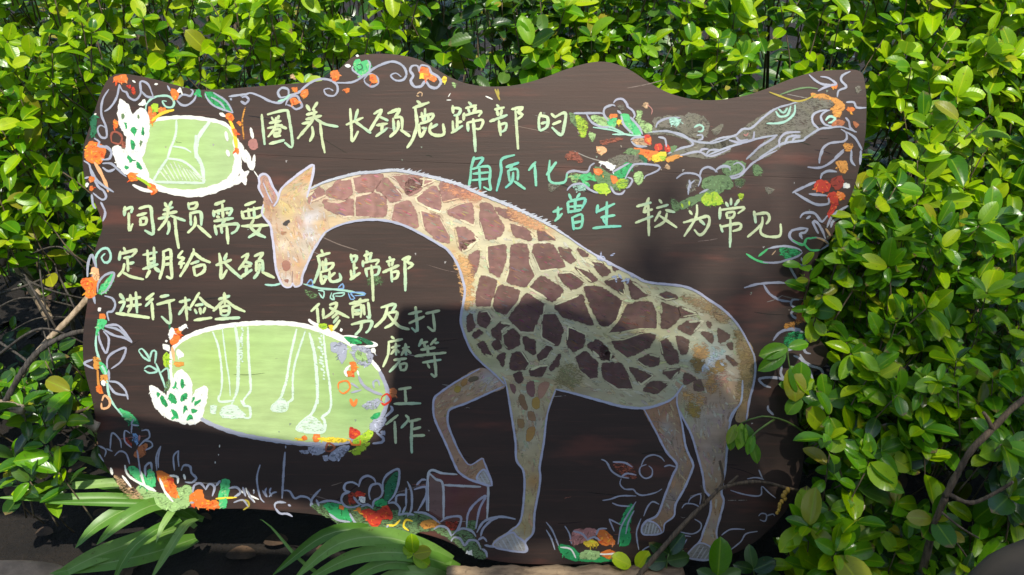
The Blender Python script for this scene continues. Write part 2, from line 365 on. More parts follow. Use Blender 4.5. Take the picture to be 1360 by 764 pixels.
# ---------------------------------------------------------------- lettering, one object per character
# origin | colour | width | strokes of each character between '/'
LIGHT = (.55, .64, .37); MINT = (.19, .52, .36)
TEXT = [
((330,120),LIGHT,4.2,"""105,190 115,300 128,425; 150,190 290,158 315,200 345,435 285,410; 165,420 280,390; 182,212 197,238; 240,200 220,240; 165,258 255,240; 150,298 265,272; 215,215 205,300 155,365; 225,268 298,300; 205,310 248,305 240,335 210,338 207,362 252,355
/455,118 480,160; 540,95 500,155; 455,192 535,172; 450,228 570,200; 420,262 500,248; 515,150 500,235 385,378; 510,215 600,265 700,285; 498,285 505,345 480,400; 560,245 575,380 597,490
/765,270 895,215; 855,150 832,235; 795,145 805,300 812,398 857,322; 832,245 895,290 955,335
/980,185 1040,156 1005,220 940,330; 1020,205 1090,238; 1000,275 1085,262; 1045,270 1040,325; 995,362 1085,298; 1090,182 1180,150 1142,215; 1130,220 1140,330; 1142,217 1195,215 1200,305; 1170,240 1165,305 1105,365; 1190,310 1260,360"""),
((540,120),LIGHT,4.2,"""82,85 112,108; 50,140 175,97; 68,140 80,270 50,380 5,450; 145,145 142,240; 105,212 205,188 185,235 105,262; 118,175 128,240; 172,195 168,240; 95,268 110,362 155,292; 120,295 155,302; 195,258 180,318 215,350 290,345 285,265; 182,300 242,268
/360,120 365,180; 362,138 420,148 405,190 370,198; 395,200 395,305; 400,252 432,246; 360,240 365,320; 350,335 437,278; 485,95 507,117; 462,142 545,118; 480,142 492,180; 540,132 520,180; 450,180 445,235; 455,198 582,165 562,205; 475,252 482,320; 478,255 592,235 575,300 542,302; 520,225 530,350 537,480
/705,115 722,137; 688,152 762,135; 705,160 715,200; 745,150 733,200; 650,245 785,195; 720,238 735,355; 727,272 778,260 770,310 737,327; 820,150 905,135 868,175 905,190 870,225; 850,160 860,300 870,460
/1050,175 1032,230 1037,315; 1045,200 1100,215 1095,285 1042,318; 1050,262 1090,250; 1130,185 1175,212 1130,230?; 1155,213 1238,180 1228,290 1205,350 1135,292; 1140,268 1203,243""".replace("1130,185 1175,212 1130,230?","1130,185 1160,215")),
((600,190),MINT,3.9,"""175,110 150,200; 170,128 245,120 198,188; 150,200 145,280 130,350; 155,205 290,187 295,300 302,367 250,345; 165,242 288,230; 160,292 285,280; 215,195 222,360
/490,95 390,130 385,230 350,375; 425,190 522,155; 475,170 455,208; 440,215 452,300; 440,217 510,207 515,290; 480,230 470,300 420,350; 490,300 572,360
/655,150 600,215; 648,170 658,335; 765,135 758,270 790,312 880,305 900,240; 815,150 775,205 740,250
/790,540 860,512; 830,500 828,590; 805,610 862,552; 915,400 932,442; 1000,395 975,432; 905,462 910,547; 905,462 1038,435 1015,512; 920,500 1020,488; 965,445 960,540; 915,540 1010,522; 940,580 952,677; 945,582 1015,560 1010,655 958,667; 950,625 1010,612
/1140,485 1130,547; 1135,537 1270,475; 1210,460 1207,645; 1165,582 1272,565; 1100,667 1200,655 1320,650; 1180,595 1200,630"""),
((820,240),LIGHT,4.0,"""245,135 205,240; 150,202 262,172; 200,247 272,225; 240,190 245,430; 140,330 275,278; 325,150 345,175; 305,215 395,190; 335,240 290,318; 375,230 445,247; 385,255 365,320 290,365; 325,272 462,367
/560,235 582,265; 515,328 625,298 705,280 715,330 680,400 640,425 600,385; 620,190 610,290 520,435; 640,305 680,345
/885,140 885,190; 845,170 862,202; 948,150 915,195; 800,210 797,300; 800,230 985,210 940,257; 850,250 855,292; 852,252 910,245 900,287 850,292; 800,345 820,402; 815,360 950,335 955,375 900,395; 880,295 880,400 877,520
/1065,240 1078,330; 1070,265 1165,255 1185,300 1160,340; 1130,285 1120,345 1015,440; 1132,330 1115,400 1160,435 1265,430 1272,340"""),
((140,250),LIGHT,4.4,"""155,145 150,215; 150,172 210,150 203,192; 185,195 190,330 215,280; 265,160 350,145 365,230 375,355 310,330; 250,215 325,195; 270,240 320,235 315,280 270,287; 275,245 277,290
/465,115 480,145; 520,105 500,145; 455,172 530,150; 450,207 560,185; 415,240 500,222; 492,140 480,240 415,330; 510,215 625,255; 495,260 500,320 485,360; 545,230 555,350 575,470
/650,115 655,165; 655,127 715,115 705,155 660,165; 665,190 670,290; 670,197 745,190 750,290; 702,220 700,290 645,350; 720,290 825,385
/855,130 932,100; 845,175 850,222; 850,187 985,160 965,215; 915,125 920,230; 875,190 892,203; 870,222 892,230; 945,188 962,200; 850,258 1000,235; 940,245 912,278; 855,290 870,365; 865,300 1030,280 1025,330 985,355; 905,300 912,352; 950,300 960,435
/1090,135 1172,105; 1065,180 1080,240; 1075,187 1227,155 1205,220 1085,237; 1117,160 1125,230; 1160,150 1165,225; 1065,297 1275,290; 1160,245 1128,305; 1215,300 1190,340 1120,385; 1130,300 1180,350 1250,385
/145,465 162,497; 120,495 110,562; 125,512 242,485 210,532; 145,548 205,535; 175,545 180,650; 185,592 225,580; 150,590 140,640 100,690; 130,650 200,690 300,712
/295,522 405,500; 330,485 340,640; 380,460 385,610; 340,557 385,545; 340,592 385,580; 295,632 412,595; 350,642 320,700; 385,620 425,652; 455,490 455,600 425,710; 455,497 510,485 515,600 520,700 480,690; 465,552 510,540; 465,597 510,590
/605,490 570,540 615,547 575,592 620,585; 600,590 590,625; 688,475 690,500 640,600 585,690; 690,500 750,550 820,580; 668,592 732,570; 690,612 702,682; 695,617 772,600 770,650 710,687
/865,602 985,560; 950,510 930,562; 890,510 905,600 905,705 950,640; 930,580 990,640 1065,705
/1065,542 1115,515 1090,570 1042,637; 1090,572 1145,592; 1070,612 1140,607; 1105,615 1100,665; 1065,692 1147,637; 1165,532 1232,505 1195,560; 1180,570 1180,650; 1185,572 1225,570 1230,652; 1205,590 1200,650 1160,705; 1225,655 1320,700"""),
((140,320),LIGHT,4.4,"""115,415 147,460; 108,482 152,478 118,555; 85,565 200,580 345,600; 165,462 277,440; 170,512 282,495; 195,420 205,500 178,560; 240,400 250,562
/380,410 320,460; 375,450 315,510; 365,480 375,615; 430,437 497,425; 405,497 542,460; 500,480 510,640 440,590
/580,477 662,460; 625,440 640,620; 630,500 575,575; 640,515 668,540; 735,405 665,522; 735,440 790,495 850,527; 705,505 765,495; 700,535 715,567; 740,520 745,572; 782,520 765,562; 695,620 832,600
/885,457 972,430; 930,405 935,500; 920,470 845,547; 945,465 1010,515 1090,552; 900,510 905,577; 905,517 965,510 960,575 910,582; 910,547 960,545; 860,612 960,605 1050,600"""),
((370,320),LIGHT,4.2,"""335,70 347,102; 300,122 402,95; 310,125 320,210 275,330; 370,140 370,230; 335,192 427,175 405,220 330,245; 345,160 352,230; 330,250 342,335 380,280; 345,278 385,282; 400,240 400,300 425,320 485,300 475,255; 395,287 442,250
/565,105 572,155; 570,122 610,120 600,160 575,167; 590,165 592,280; 590,217 617,210; 565,230 572,285; 560,302 637,250; 685,80 702,105; 668,117 732,95; 685,120 692,160; 725,100 710,150; 660,155 660,202; 665,172 782,150 760,187; 680,215 692,280; 680,222 782,205 775,260 745,267; 725,190 735,330 740,470
/865,125 877,147; 843,162 907,145; 860,165 867,200; 895,155 885,195; 815,247 942,190; 880,220 887,320; 885,247 932,240 925,285 890,302; 965,147 1027,125 1005,165 1050,185 1010,217; 985,150 990,280 990,390
/320,490 255,550; 303,525 312,640; 350,530 350,607; 400,500 457,488 420,560 360,600; 400,520 470,560 550,600; 460,565 420,600; 468,590 430,640; 478,620 430,690
/592,470 602,490; 642,450 630,477; 555,492 702,460; 580,510 582,600; 580,517 645,500 642,597; 585,547 640,540; 585,572 640,566; 665,500 672,577; 700,480 712,600 690,590; 570,652 722,625 710,690 683,717; 650,640 640,690 600,735
/800,522 912,495 880,560; 850,515 825,600 750,675; 860,562 927,560 895,640 830,680; 850,570 940,665 1020,690
/1015,572 1117,550; 1070,515 1082,700 1040,680; 1020,642 1137,590; 1150,567 1257,545; 1205,560 1217,700 1165,670"""),
((400,380),LIGHT,3.9,"""705,395 727,412; 680,437 792,415; 685,437 680,530 640,630; 705,482 772,465; 740,445 742,540; 735,490 702,532; 745,492 765,520; 790,487 845,475; 815,450 820,540; 813,490 782,540; 820,490 857,525; 725,577 822,565; 775,580 740,620 690,670; 770,610 777,652; 770,612 822,605 815,650 775,657
/945,415 920,470; 940,447 987,435; 960,450 972,480; 1055,410 1010,460; 1045,447 1072,440; 935,497 1047,480; 990,465 990,540; 890,547 1010,532 1130,520; 950,597 1092,575; 1040,545 1052,700 1015,685; 985,602 1002,640"""),
((430,490),LIGHT,4.0,"""585,160 682,145; 635,160 642,262; 550,272 757,268
/580,360 485,435; 555,410 562,580; 640,362 662,395 605,460; 665,412 757,390; 690,400 685,540 688,655; 695,472 757,455; 695,522 787,518"""),
]
for (ox, oy), col, wd, s in TEXT:
    for ch in s.split('/'):
        pt = Paint(); z = .9
        for st in ch.split(';'):
            st = st.strip()
            if st:
                c2 = None
                if random.random() < .35: c2 = tuple(x * k for x, k in zip(col, (.75, .95, 1.1)))
                stroke(pt, pts_of(st, ox, oy), wd * random.uniform(.8, .98), col, z, 1.0, .7, col2=c2); z += .012
        pt.build('painted_character', sign)

# ---------------------------------------------------------------- ornaments
# '@' origin in measurement crops, '=' starts a new painted part, 'C w' strokes, 'C f' filled dabs
ORN = """
=painted_oval
@100,80
=painted_leaf
WH f 1|355,310 420,370 445,450 430,560 400,590 350,500 335,400;510,380 560,420 575,540 550,680 510,764 440,764 400,700 405,600 440,450
@100,180
WH f 1|300,90 400,110 480,190 540,230 570,300 560,350 480,310 380,290 320,200;440,0 560,0 530,120 490,220 400,110
GR f 1|440,40 460,70 450,115;410,155 445,190 430,215;480,210 520,260 490,250;390,240 415,250 400,262
@100,80
GR f 1|455,520 475,545 460,580 440,550;435,630 460,660 455,700;533,520 535,560 520,580;390,490 402,510 400,540
GD f .8|370,420 380,440 374,460;490,430 500,440 492,458;515,630 520,650 510,670
=painted_flower
OR f 1|580,370 620,400 625,470 590,490;650,380 705,375 700,402 660,404
YE 4.5|600,472 680,415 770,390
YG f 1|600,350 640,345 640,400 610,390
WH f 1|500,345 530,310 548,320 540,355 510,355
@100,180
OR f 1|410,310 460,300 490,350 440,352;570,380 620,390 632,440 600,462 580,420
YG 4|480,330 540,360 590,400
WH 5|450,385 520,420 600,440
@100,80
YE 5|1200,450 1240,560 1262,700
OR f 1|1180,420 1230,430 1230,470 1180,460;1230,540 1262,550 1250,600;1245,690 1277,700 1270,732;1265,485 1292,485 1290,512
WH 5|1130,415 1170,440;1175,560 1190,630;1185,700 1200,750
=painted_flower
@100,80
W 3.2|262,230 215,310 205,420 240,520 245,600 200,600 175,540 200,510 240,530;345,190 325,290 275,370 230,400;345,190 370,240 400,250 420,290 470,312 512,260 510,170 570,190 610,290;520,245 560,285 620,292
OR f 1|310,130 400,125 400,170 310,160
RD f .8|440,210 470,235 455,265;405,195 430,200 425,225
WH 3|448,160 470,175;620,190 645,187;150,425 165,420
=painted_scroll
MT 3.2|550,400 560,340 620,290 720,280 770,320 760,365 710,365 680,320 712,322
W 3.2|720,200 742,240;790,310 830,350 880,350 930,310 945,270;790,310 840,270 900,280 920,242 902,230
OR f 1|755,230 800,250 790,310 760,280
WH f 1|805,225 825,220 825,245 810,248
GR f .9|945,240 980,240 975,285 955,275
=painted_leaf
GR f .75|1015,255 1035,300 1090,355 1170,385 1215,395 1170,310 1085,258
W 2.8|1015,260 1030,300 1090,360 1230,412;1080,255 1160,305 1200,350 1232,412;1060,290 1130,330 1170,380
W 3.2|1200,285 1290,272 1352,265;1210,300 1222,312;1300,320 1330,342 1352,310
=painted_flower
OR f 1|300,480 320,470 332,510 305,530
BR 3.2|285,640 280,590 300,560 340,570 365,600 360,640 335,655 285,640
BR f .7|360,640 390,640 395,680 370,690
OR f .95|100,650 160,640 230,690 220,750 180,764 80,764 90,700
W 3.4|150,610 190,640 180,670 240,680 282,720 265,764
DG f .8|135,440 160,440 160,560 130,600 125,520
@100,180
OR f 1|80,130 150,100 232,120 210,200 170,220 90,190
PO 5|150,210 200,290 245,390 258,440
W 3.4|240,80 282,120 270,180 210,190;215,220 280,220 340,270 400,322;215,250 260,280 312,262;70,200 112,230 130,300 180,400 220,430 242,480 210,502 140,450;110,240 180,360 300,442;200,520 235,600 217,670;130,460 140,540 160,572;75,335 110,325
OR f .9|110,325 145,330 140,360 115,352;115,400 140,405 135,430 118,428
WH f 1|85,380 100,378 100,395 86,395
=painted_scroll
@320,60
W 3.5|0,400 70,375 150,400 230,440 310,450 370,400 450,370 520,310 600,270 680,270 740,300 757,350 730,395 670,390 650,350 690,340 720,357;740,295 870,290 960,240 1060,170 1180,130 1260,160 1292,220 1270,270 1210,277 1170,240 1210,220 1250,247;0,440 30,460 62,430 40,400 10,410;370,400 370,350 320,335 290,370 310,410 350,402
MT 3.5|290,440 350,420 385,385
=painted_flower
W 3.4|350,470 365,430 400,400 440,400 462,440 477,480 430,502 400,480 360,467
OR f 1|390,430 430,415 445,450 405,465
OR f .8|470,370 520,350 515,400 480,410;400,340 440,335 435,370;700,210 750,200 770,240 740,280 710,260;800,350 842,340 830,370
TN f .6|400,230 430,270 390,250
=painted_leaf
GL f .95|885,135 920,118 945,140 980,118 1012,140 1005,190 950,245 905,205 885,170
W 2.6|875,165 872,195 945,250;990,118 1010,150 1000,200
DG 2|905,160 935,150 950,180 920,195 905,175
WH 4.5|815,160 855,165;900,82 918,86
=painted_flower
W 3.2|960,270 1000,225 1060,250 1070,300 1020,325 970,295 965,275
OR f 1|1010,240 1050,240 1062,290 1020,292
=painted_flower
@520,60
W 4|215,210 205,165 160,165 145,200 170,240 150,280 180,325 230,322 265,285 300,325 350,335 387,290 360,245 310,215 290,170 230,160 215,205
OR f 1|220,175 280,180 320,235 352,260 340,282 280,267 240,257 220,215
YE f 1|222,232 245,228 245,255 226,255
YE f .85|415,250 432,270 415,300 400,270
LG f .5|480,295 500,310 495,335 482,325
TN 2|200,385 220,368 240,378 236,400;195,395 215,402
WH 1.6|430,430 465,430;443,405 460,377
DY 3|808,345 825,385 845,430;830,345 835,400;
WH 2|735,400 790,425
=painted_branch
@740,120
GY f .6|760,220 960,200 1080,240 1120,330 1000,360 820,320 760,270
GY f .55|400,540 620,500 700,560 500,620
GD f .7|560,460 640,470 620,500 540,490;870,450 930,440 900,480
LG f .6|270,200 380,220 450,240 440,290 330,270
YG f .5|150,200 240,260 205,365 170,320
LG f .5|620,160 665,170 650,230 700,250 740,300 690,330 640,270
LG f .5|250,330 300,345 275,400
GL f .95|500,190 570,210 655,335 590,342 520,260
GL f .7|390,235 460,220 455,275 400,262
MT 2.6|280,290 420,310 560,350 655,352;330,285 420,290 520,335;430,345 560,345
W 3.4|130,180 210,180 340,180 372,190;230,190 270,250 340,285 400,290;400,240 365,190 372,140 430,115 452,125;440,100 460,75 510,70 545,110 550,130 590,160 605,200 590,222;500,200 520,270 590,340;570,210 640,290 665,345;470,160 500,185
OR f .9|415,190 465,185 470,210 420,215
YE f 1|460,240 497,240 485,272
GY f .5|470,120 510,110 520,150 480,145
=painted_branch
GY f .6|700,300 900,300 1080,390 1220,400 1352,360 1352,470 1180,530 1000,510 860,500 1040,420 900,350 700,340
GY f .55|1000,200 1100,190 1180,250 1160,360 1060,360
GD f .6|100,180 200,240 180,300 120,250;300,600 420,660 560,700 500,764 340,764
=painted_flower
TN f .5|590,380 700,380 720,430 620,420
OR f .9|600,450 700,470 780,480 800,520 720,545 640,500
DG f .8|640,505 700,545 690,560 650,530
RD f 1|680,360 720,355 732,420 690,402;765,430 805,422 812,460 772,462;842,430 877,440 872,475 845,472
OR f 1|690,385 725,375 730,415
YE f .9|740,520 820,480 852,500 800,555 750,545
YG f .7|800,520 850,515 830,550
OC f .9|850,530 955,510 940,532 870,560
W 3.2|575,390 600,370 680,365;578,400 620,435 700,440;790,367 840,380 852,442
PO f .7|310,440 370,450 382,480 350,505 320,480
BR f .4|330,400 520,370 400,420;60,520 140,480 200,560
TN f .7|672,105 700,100 712,125 690,138;842,590 870,585 882,610 860,622
PK 1.4|700,110 740,150 735,190
=painted_branch
W 3.2|700,330 860,320 980,360 1080,400 1220,410 1352,370;860,325 970,345 1060,420 960,455 870,492;950,512 1100,480 1200,515 1352,455;1110,492 1130,462 1180,460;1160,510 1190,470 1262,465;770,290 790,250 860,220 960,215
MT f .6|880,220 962,230 950,270 890,268
MT 3|1070,290 1110,270 1142,290 1130,320 1100,322
W 3|1090,352 1130,350 1132,382 1100,390
GY f .55|1220,310 1290,270 1260,340 1215,345
W 3|930,690 990,650 1080,655 1120,690 1100,750;1110,680 1130,620 1190,600 1250,640;1240,620 1290,590 1352,600;1030,700 1042,764
GD f .85|1140,700 1250,670 1352,690 1352,764 1150,764
=painted_flower
MT 3|60,712 75,690
W 3.4|72,700 77,650 130,630 230,640 260,590 290,570
GL f .6|100,670 300,650 470,670 540,740 430,742 300,702 200,700
GL f .6|200,700 250,740 220,764
LG f .35|110,650 180,660 140,720 110,700
GR f .7|460,640 540,570 590,590 520,680 440,655
OR f .95|290,620 340,615 352,655 300,660;420,670 460,680 482,720 440,722
YG f .8|300,740 380,730 392,764 310,764
YG f .5|480,700 545,710 530,764 470,750
WH f .8|380,560 442,590 430,622 390,602;320,560 385,562 380,580
W 3|430,640 520,590 562,570;530,690 580,600 630,575 790,590 792,620 760,640 690,670 680,690;550,680 587,700 560,752 540,764
LG f .5|600,670 640,630 672,670 640,740 605,700
@600,190
GY f .5|760,320 850,320 770,380
W 3.2|900,370 940,330 1020,320 1070,360 1130,387 1190,375;1240,340 1270,390 1320,400 1352,370
MT f .4|950,345 1030,330 1040,365 970,368
YG f .85|1110,340 1170,325 1242,380 1160,390
=painted_leaf
@820,240
GD f .8|490,170 640,110 780,60 850,30 800,100 660,150 560,200 500,220
YG f .9|660,130 740,80 800,130 812,170 740,190 680,180
GY f .45|550,0 640,0 600,70 550,90
GR f .5|670,0 850,0 780,60 690,50
W 2.8|600,0 560,40 552,110;640,100 760,40 850,0
YG f .6|945,110 982,110 965,147
GD f .55|420,140 480,180 470,240 430,210
GY f .4|1160,60 1222,75 1180,100;930,0 990,0 960,50 920,40
YG 3|500,180 510,210;560,160 560,190
=painted_scroll
@940,80
GY f .6|0,640 200,585 270,535 400,450 520,380 540,420 400,540 360,620 200,670 0,750;540,560 400,680 320,764 440,764 600,660 760,610 860,540 760,500
GY f .5|340,560 540,420 700,330 900,300 980,350 830,420 800,520 700,560 560,640 540,590 400,610
W 3.3|0,650 100,610 210,590 270,540 340,530 430,450 530,380 640,345 700,325;0,742 130,690 260,650 400,610 542,585;542,585 480,630 400,680 320,762;400,764 500,700 590,650 740,628 760,610 870,540 940,530 1030,520 1100,540 1160,562
MT 3.4|680,350 672,420 590,485 460,495;530,400 560,440 620,430 647,360;550,380 590,412 620,375
W 3.4|560,680 560,620 610,570 720,562;600,660 630,600 722,590;660,630 680,605 722,602;165,625 230,642 290,640 350,620 362,560;220,600 250,630 312,620
PK 2.4|280,580 300,590 315,570
DY 2.6|480,250 560,280 680,320 760,310 842,270
GD 2.4|560,272 680,230 780,215 860,225
W 3.4|790,115 840,160 900,190 1000,190 940,140 880,130;1000,190 920,210 860,242;1110,90 1050,120 1040,160 1080,210 1020,240 1010,290
=painted_flower
OC f .85|810,265 900,270 1000,300 1050,330 1062,380 1000,400 960,380 1000,350 960,330 850,300
OR f .7|960,190 1010,190 1000,215 970,210;1090,370 1142,380 1120,402 1092,395
W 3.3|870,540 820,490 820,430 870,400 930,390;980,520 910,500 882,440 920,400 950,392
MT 4|920,470 950,440 992,450 980,480 940,490
DO f .9|970,512 1000,470 1062,480 1040,522
OC f .7|985,395 1040,400 1030,440 980,430
W 3.3|1075,450 1100,480 1112,530 1150,562;1040,540 1080,570 1070,630 950,650 890,700 870,764;1080,560 1150,610 1202,700;1080,330 1140,330 1160,370 1235,372
OC f .7|1060,660 1132,655 1120,700 1080,702
W 3|1060,700 990,762;1120,700 1120,764;1190,710 1197,764
DO f .8|1130,480 1175,500 1160,522
GY f .5|1150,210 1190,210 1180,250 1155,250
=painted_scroll
@940,200
GD f .7|120,110 200,80 290,100 270,180 200,200 130,180
GD f .6|350,130 380,110 430,170 370,195
GD f .7|0,220 120,230 60,300 0,330
W 3|0,130 50,150 62,170;60,160 100,130 160,130 177,155;200,110 240,95 282,130 270,170 200,200 80,222 0,222;300,70 370,0;80,222 230,210 300,150 350,100 450,40 540,0;0,300 60,260 150,240 100,312
GD f .5|210,230 290,230 250,290
GY f .5|450,285 515,305 470,335
YG f .45|240,345 278,350 255,385
=painted_flower
W 3.4|870,100 875,50 900,0;780,130 870,135 950,100 1060,10;1120,0 1120,80 1150,120;1195,0 1187,110
RD f 1|840,245 900,235 952,260 950,300 900,325 840,300;940,340 1000,330 1012,400 980,480 950,522 940,480 970,420 940,380
OC f .8|1000,90 1070,85 1092,130 1060,180 1020,130
OR f .9|1010,320 1072,345 1030,382
DR f .8|960,240 1040,200 1052,280 1000,300
WH f .9|1060,260 1100,262 1102,285 1065,287
W 3.8|880,222 890,185 940,160 1005,167;660,330 740,290 840,245;680,330 760,380 850,422 940,415 940,370;790,340 930,352;720,525 750,490 830,490 880,550 900,550 932,510;770,532 800,512;960,600 980,550 1060,515;930,600 960,530 1010,480 1095,432;780,610 720,610 650,630 640,680 690,720 750,732;780,610 760,640 720,650 737,690;862,650 820,560 850,560 890,620 917,690
TN 3|920,610 940,640 957,670
GL 2.6|660,700 740,735 770,690 850,680
TN 2.6|850,682 900,700 940,732
=painted_leaf
@940,310
GR f .45|560,120 680,115 722,150 640,205 600,190
GL 3.2|300,160 380,210 470,235;395,180 470,120
W 3.2|430,225 520,230 600,215 700,180 737,150;470,120 580,100 690,115 732,140
GL 3|660,60 740,92 770,55;750,80 800,130 880,130
W 2.8|790,45 860,35 940,80 880,130
TN 1.6|500,170 530,135
W 3.4|730,190 737,222;620,225 660,300 702,370;630,235 740,250 800,270 832,300;285,425 400,395 560,385 662,400;435,400 480,470 560,520 640,532
=painted_flower
W 3.4|710,520 660,520 650,560 690,590 650,620 680,660 750,665 782,640;780,650 800,720 802,764;580,762 640,745 722,750
DO f .9|740,540 780,570 750,620 740,680 700,700 690,680 710,620
OC f .5|690,690 740,690 640,730 600,740 600,715
=painted_scroll
@940,430
W 3.8|790,0 802,60 760,140 690,177;510,130 560,70 640,45 762,72;860,120 790,125 750,170 760,220 802,235;520,200 640,202 700,170;720,240 750,290 810,330 880,355 905,410;670,250 730,280 790,360 822,450;580,330 570,390 612,460;640,480 570,430 470,420 400,435 440,480 490,497;470,640 470,670 512,710
GR f .4|620,80 760,80 690,160 600,180
=painted_cloud
@700,600
BR f .35|680,90 800,90 850,200 780,190 700,150
W 2.6|580,60 620,80 660,150 720,190 795,207;670,80 760,85 822,120;730,200 780,170 852,182
W 2.2|735,210 725,250 760,290 830,295 850,320 900,340 1000,320 1052,290;890,110 920,50 980,25 1040,40 1072,75;930,100 885,120 880,170 920,207 970,190 977,140 950,110;1070,117 1110,105 1160,120;590,380 650,370 730,345 850,345;665,400 720,420 802,425;1030,410 980,390 940,430 910,502
=painted_grass
W 2.2|150,550 200,620 252,750;150,610 190,680 217,764;295,580 330,640 347,720
PK f .9|360,620 450,605 540,610 520,660 450,700 360,722
OR f 1|550,620 600,610 670,680 682,720 580,722
YE f 1|450,700 520,690 552,732 460,732
W 3|360,620 430,640 472,690;470,690 520,665 567,692;540,650 560,605 622,600
GR f .8|730,560 790,430 832,420 800,560 802,700 730,722
W 2.2|640,525 680,620;640,525 730,570;850,390 780,500 730,600 710,722;835,460 790,550 770,642;890,520 855,620 860,700 872,764
GR f .8|250,735 350,740 420,800 560,820 700,850 400,850 300,820
OR f .9|580,790 650,770 700,800 640,830
WH 2.4|260,745 340,760 380,830;480,790 600,800 720,790
LG f .7|440,780 560,780 540,830 420,830
=painted_scroll
@800,624
W 2|670,260 690,220 765,190 760,270;620,300 650,265 720,270 770,300;720,385 770,420 760,470 700,500 610,485;560,545 620,515 690,520;660,540 620,610;310,630 360,600 440,580;930,510 1000,465 1110,465;1000,625 1080,560 1120,500 1210,480;1220,360 1240,340 1280,350 1270,400 1230,390;1280,360 1330,345 1345,360;1000,160 1100,190 1200,205 1240,190 1245,130 1300,180 1352,220;1130,70 1200,60 1260,75;1220,0 1250,70
GD f .4|540,560 620,560 620,700 520,680
=painted_flower
@550,610
GD f .55|410,530 425,430 475,350 545,300 500,400 480,540
GD f .5|0,430 80,430 200,500 290,560 400,560 480,620 560,764 480,764 380,700 260,610 150,560 0,550
OC f .9|60,490 190,480 182,520 80,540
DR f .5|250,480 330,480 320,540 270,540
W 3.4|410,530 420,430 470,350 560,285 510,390 482,540;490,570 540,490 620,455 700,450 790,467;520,600 540,540 600,480 652,460;205,490 260,455 362,450 350,530 300,592;155,545 200,520 260,540 292,600;290,640 310,610 360,620 395,672 430,632 490,640 522,702;330,560 380,540 450,560 482,602;500,630 540,610 567,642;0,412 80,420 140,450 202,500;20,200 60,160 95,162;0,235 90,217 90,290 30,402;100,170 100,400;530,700 560,720 570,764;550,670 630,685
WH f 1|410,712 428,718 450,710 450,728 430,742 412,730
=painted_flower
@320,580
GD f .45|590,520 1352,600 1352,764 900,750 700,640 600,580
GR f .8|650,530 800,540 862,660 760,640 690,590;1040,510 1120,490 1132,530 1060,540
DG f .7|1130,500 1130,380 1180,310 1225,280 1220,360 1190,450
RD f .95|940,590 1000,570 1060,590 1140,540 1182,640 1100,640 1080,690 1030,700 980,640
DR f .6|850,440 900,450 890,520 840,500
RD f 1|890,440 940,430 962,460 930,470
WH f 1|930,470 967,480 965,512 940,500
YE 3|1140,690 1200,690 1242,650;1340,660 1290,650 1270,700 1310,732;770,550 802,550
OR f .9|770,535 805,540 800,565 775,562;905,560 930,560 930,600
W 3.4|920,380 870,355 820,365 805,400 820,425 850,432 800,450 785,500 820,545 880,550 932,530;920,390 940,330 990,305 1040,330 1052,362;1010,490 1000,440 1020,380 1080,370 1107,420 1090,470 1040,492;1110,420 1110,350 1150,290 1230,255 1232,350 1200,450 1150,512;940,545 990,530 1032,560;1030,550 1040,500 1082,480;850,600 900,680 982,720;980,700 1000,740 1060,755 1120,730 1152,690;880,470 920,520 950,530
W 3.2|610,515 700,500 790,522;690,600 760,650 852,665;270,560 265,530 290,510 352,515;270,560 310,600 360,600 402,622;330,420 380,425 420,480 470,465 530,480 562,530;545,540 560,480 622,410;590,490 610,540;370,530 390,540;1300,350 1332,430 1332,560 1300,622;1290,400 1290,542;1210,520 1220,460 1290,452;1150,520 1200,515 1242,560 1230,612;1230,610 1290,600 1352,610;1260,600 1290,540
=painted_grass
W 2.6|150,220 125,330 150,470 182,512;200,400 190,430 205,470;235,400 225,430 240,465;170,420 200,470;280,432 250,440 220,470
W 3.4|345,120 335,250 322,480
W 2|350,70 350,90
WH 2.6|0,420 20,440;40,400 60,450 140,490;60,460 110,512;100,410 102,432
DY 3|0,500 50,500 62,540 20,570
=painted_flower
@110,550
DG f .75|330,0 400,20 442,95 350,60
W 2.4|120,245 180,280 172,332;125,310 165,372;185,270 232,290;215,270 230,150 290,200 302,265;250,325 290,290 340,310 367,390;440,90 382,80 400,40;380,150 385,80
BL f .45|390,150 432,180 420,240
DR f .7|330,180 382,230 380,260 340,230
DO f .7|440,260 505,240 470,330 400,330
W 2.4|370,150 330,130 330,210 382,262;460,130 510,125 522,180 480,210 440,250;480,210 530,215 545,250 490,282;425,280 440,380 452,470;610,250 575,330 580,440;610,250 590,340 592,420;750,285 710,330 717,440;750,285 745,340 752,410
PK 3|445,165 440,210
=painted_grass
LG f .6|430,570 620,620 830,560 822,720 640,740 480,690
TN f .35|250,480 420,600 480,690 350,640
GL f .95|360,420 430,430 545,580 440,540;510,450 552,450 562,560 520,542
GL f .9|1090,520 1140,520 1132,640 1070,680
OR f 1|580,450 640,460 700,510 742,640 690,642 620,560;840,640 920,590 960,670 1050,680 1062,730 880,722
RD f .9|660,510 702,505 700,540
WH 3.6|330,400 350,470 430,530 562,592;450,440 490,560 572,602;600,500 640,600 712,692;310,480 380,572;220,420 232,472;680,480 740,490 742,540;790,470 800,510
W 3.4|490,480 490,410 530,380 542,440;770,440 790,400 840,410 850,460 887,500 850,535 800,530;860,610 870,560 920,540 962,590;960,590 990,545 1030,570 1012,640;1140,580 1200,570 1232,610 1180,650;1040,560 1075,520;1250,570 1272,640;840,690 870,690
W 2.6|1180,690 1250,670 1292,722;1290,600 1310,650 1340,690;1340,600 1335,620
YE 2.8|1040,660 1120,655 1202,650
LG f .7|660,700 720,690 760,720 700,760
GL f .9|1070,690 1120,660 1120,720 1080,722
WH 1.6|1070,240 1068,260;1060,312 1062,322;1035,370 1035,385
=painted_leaf
@90,320
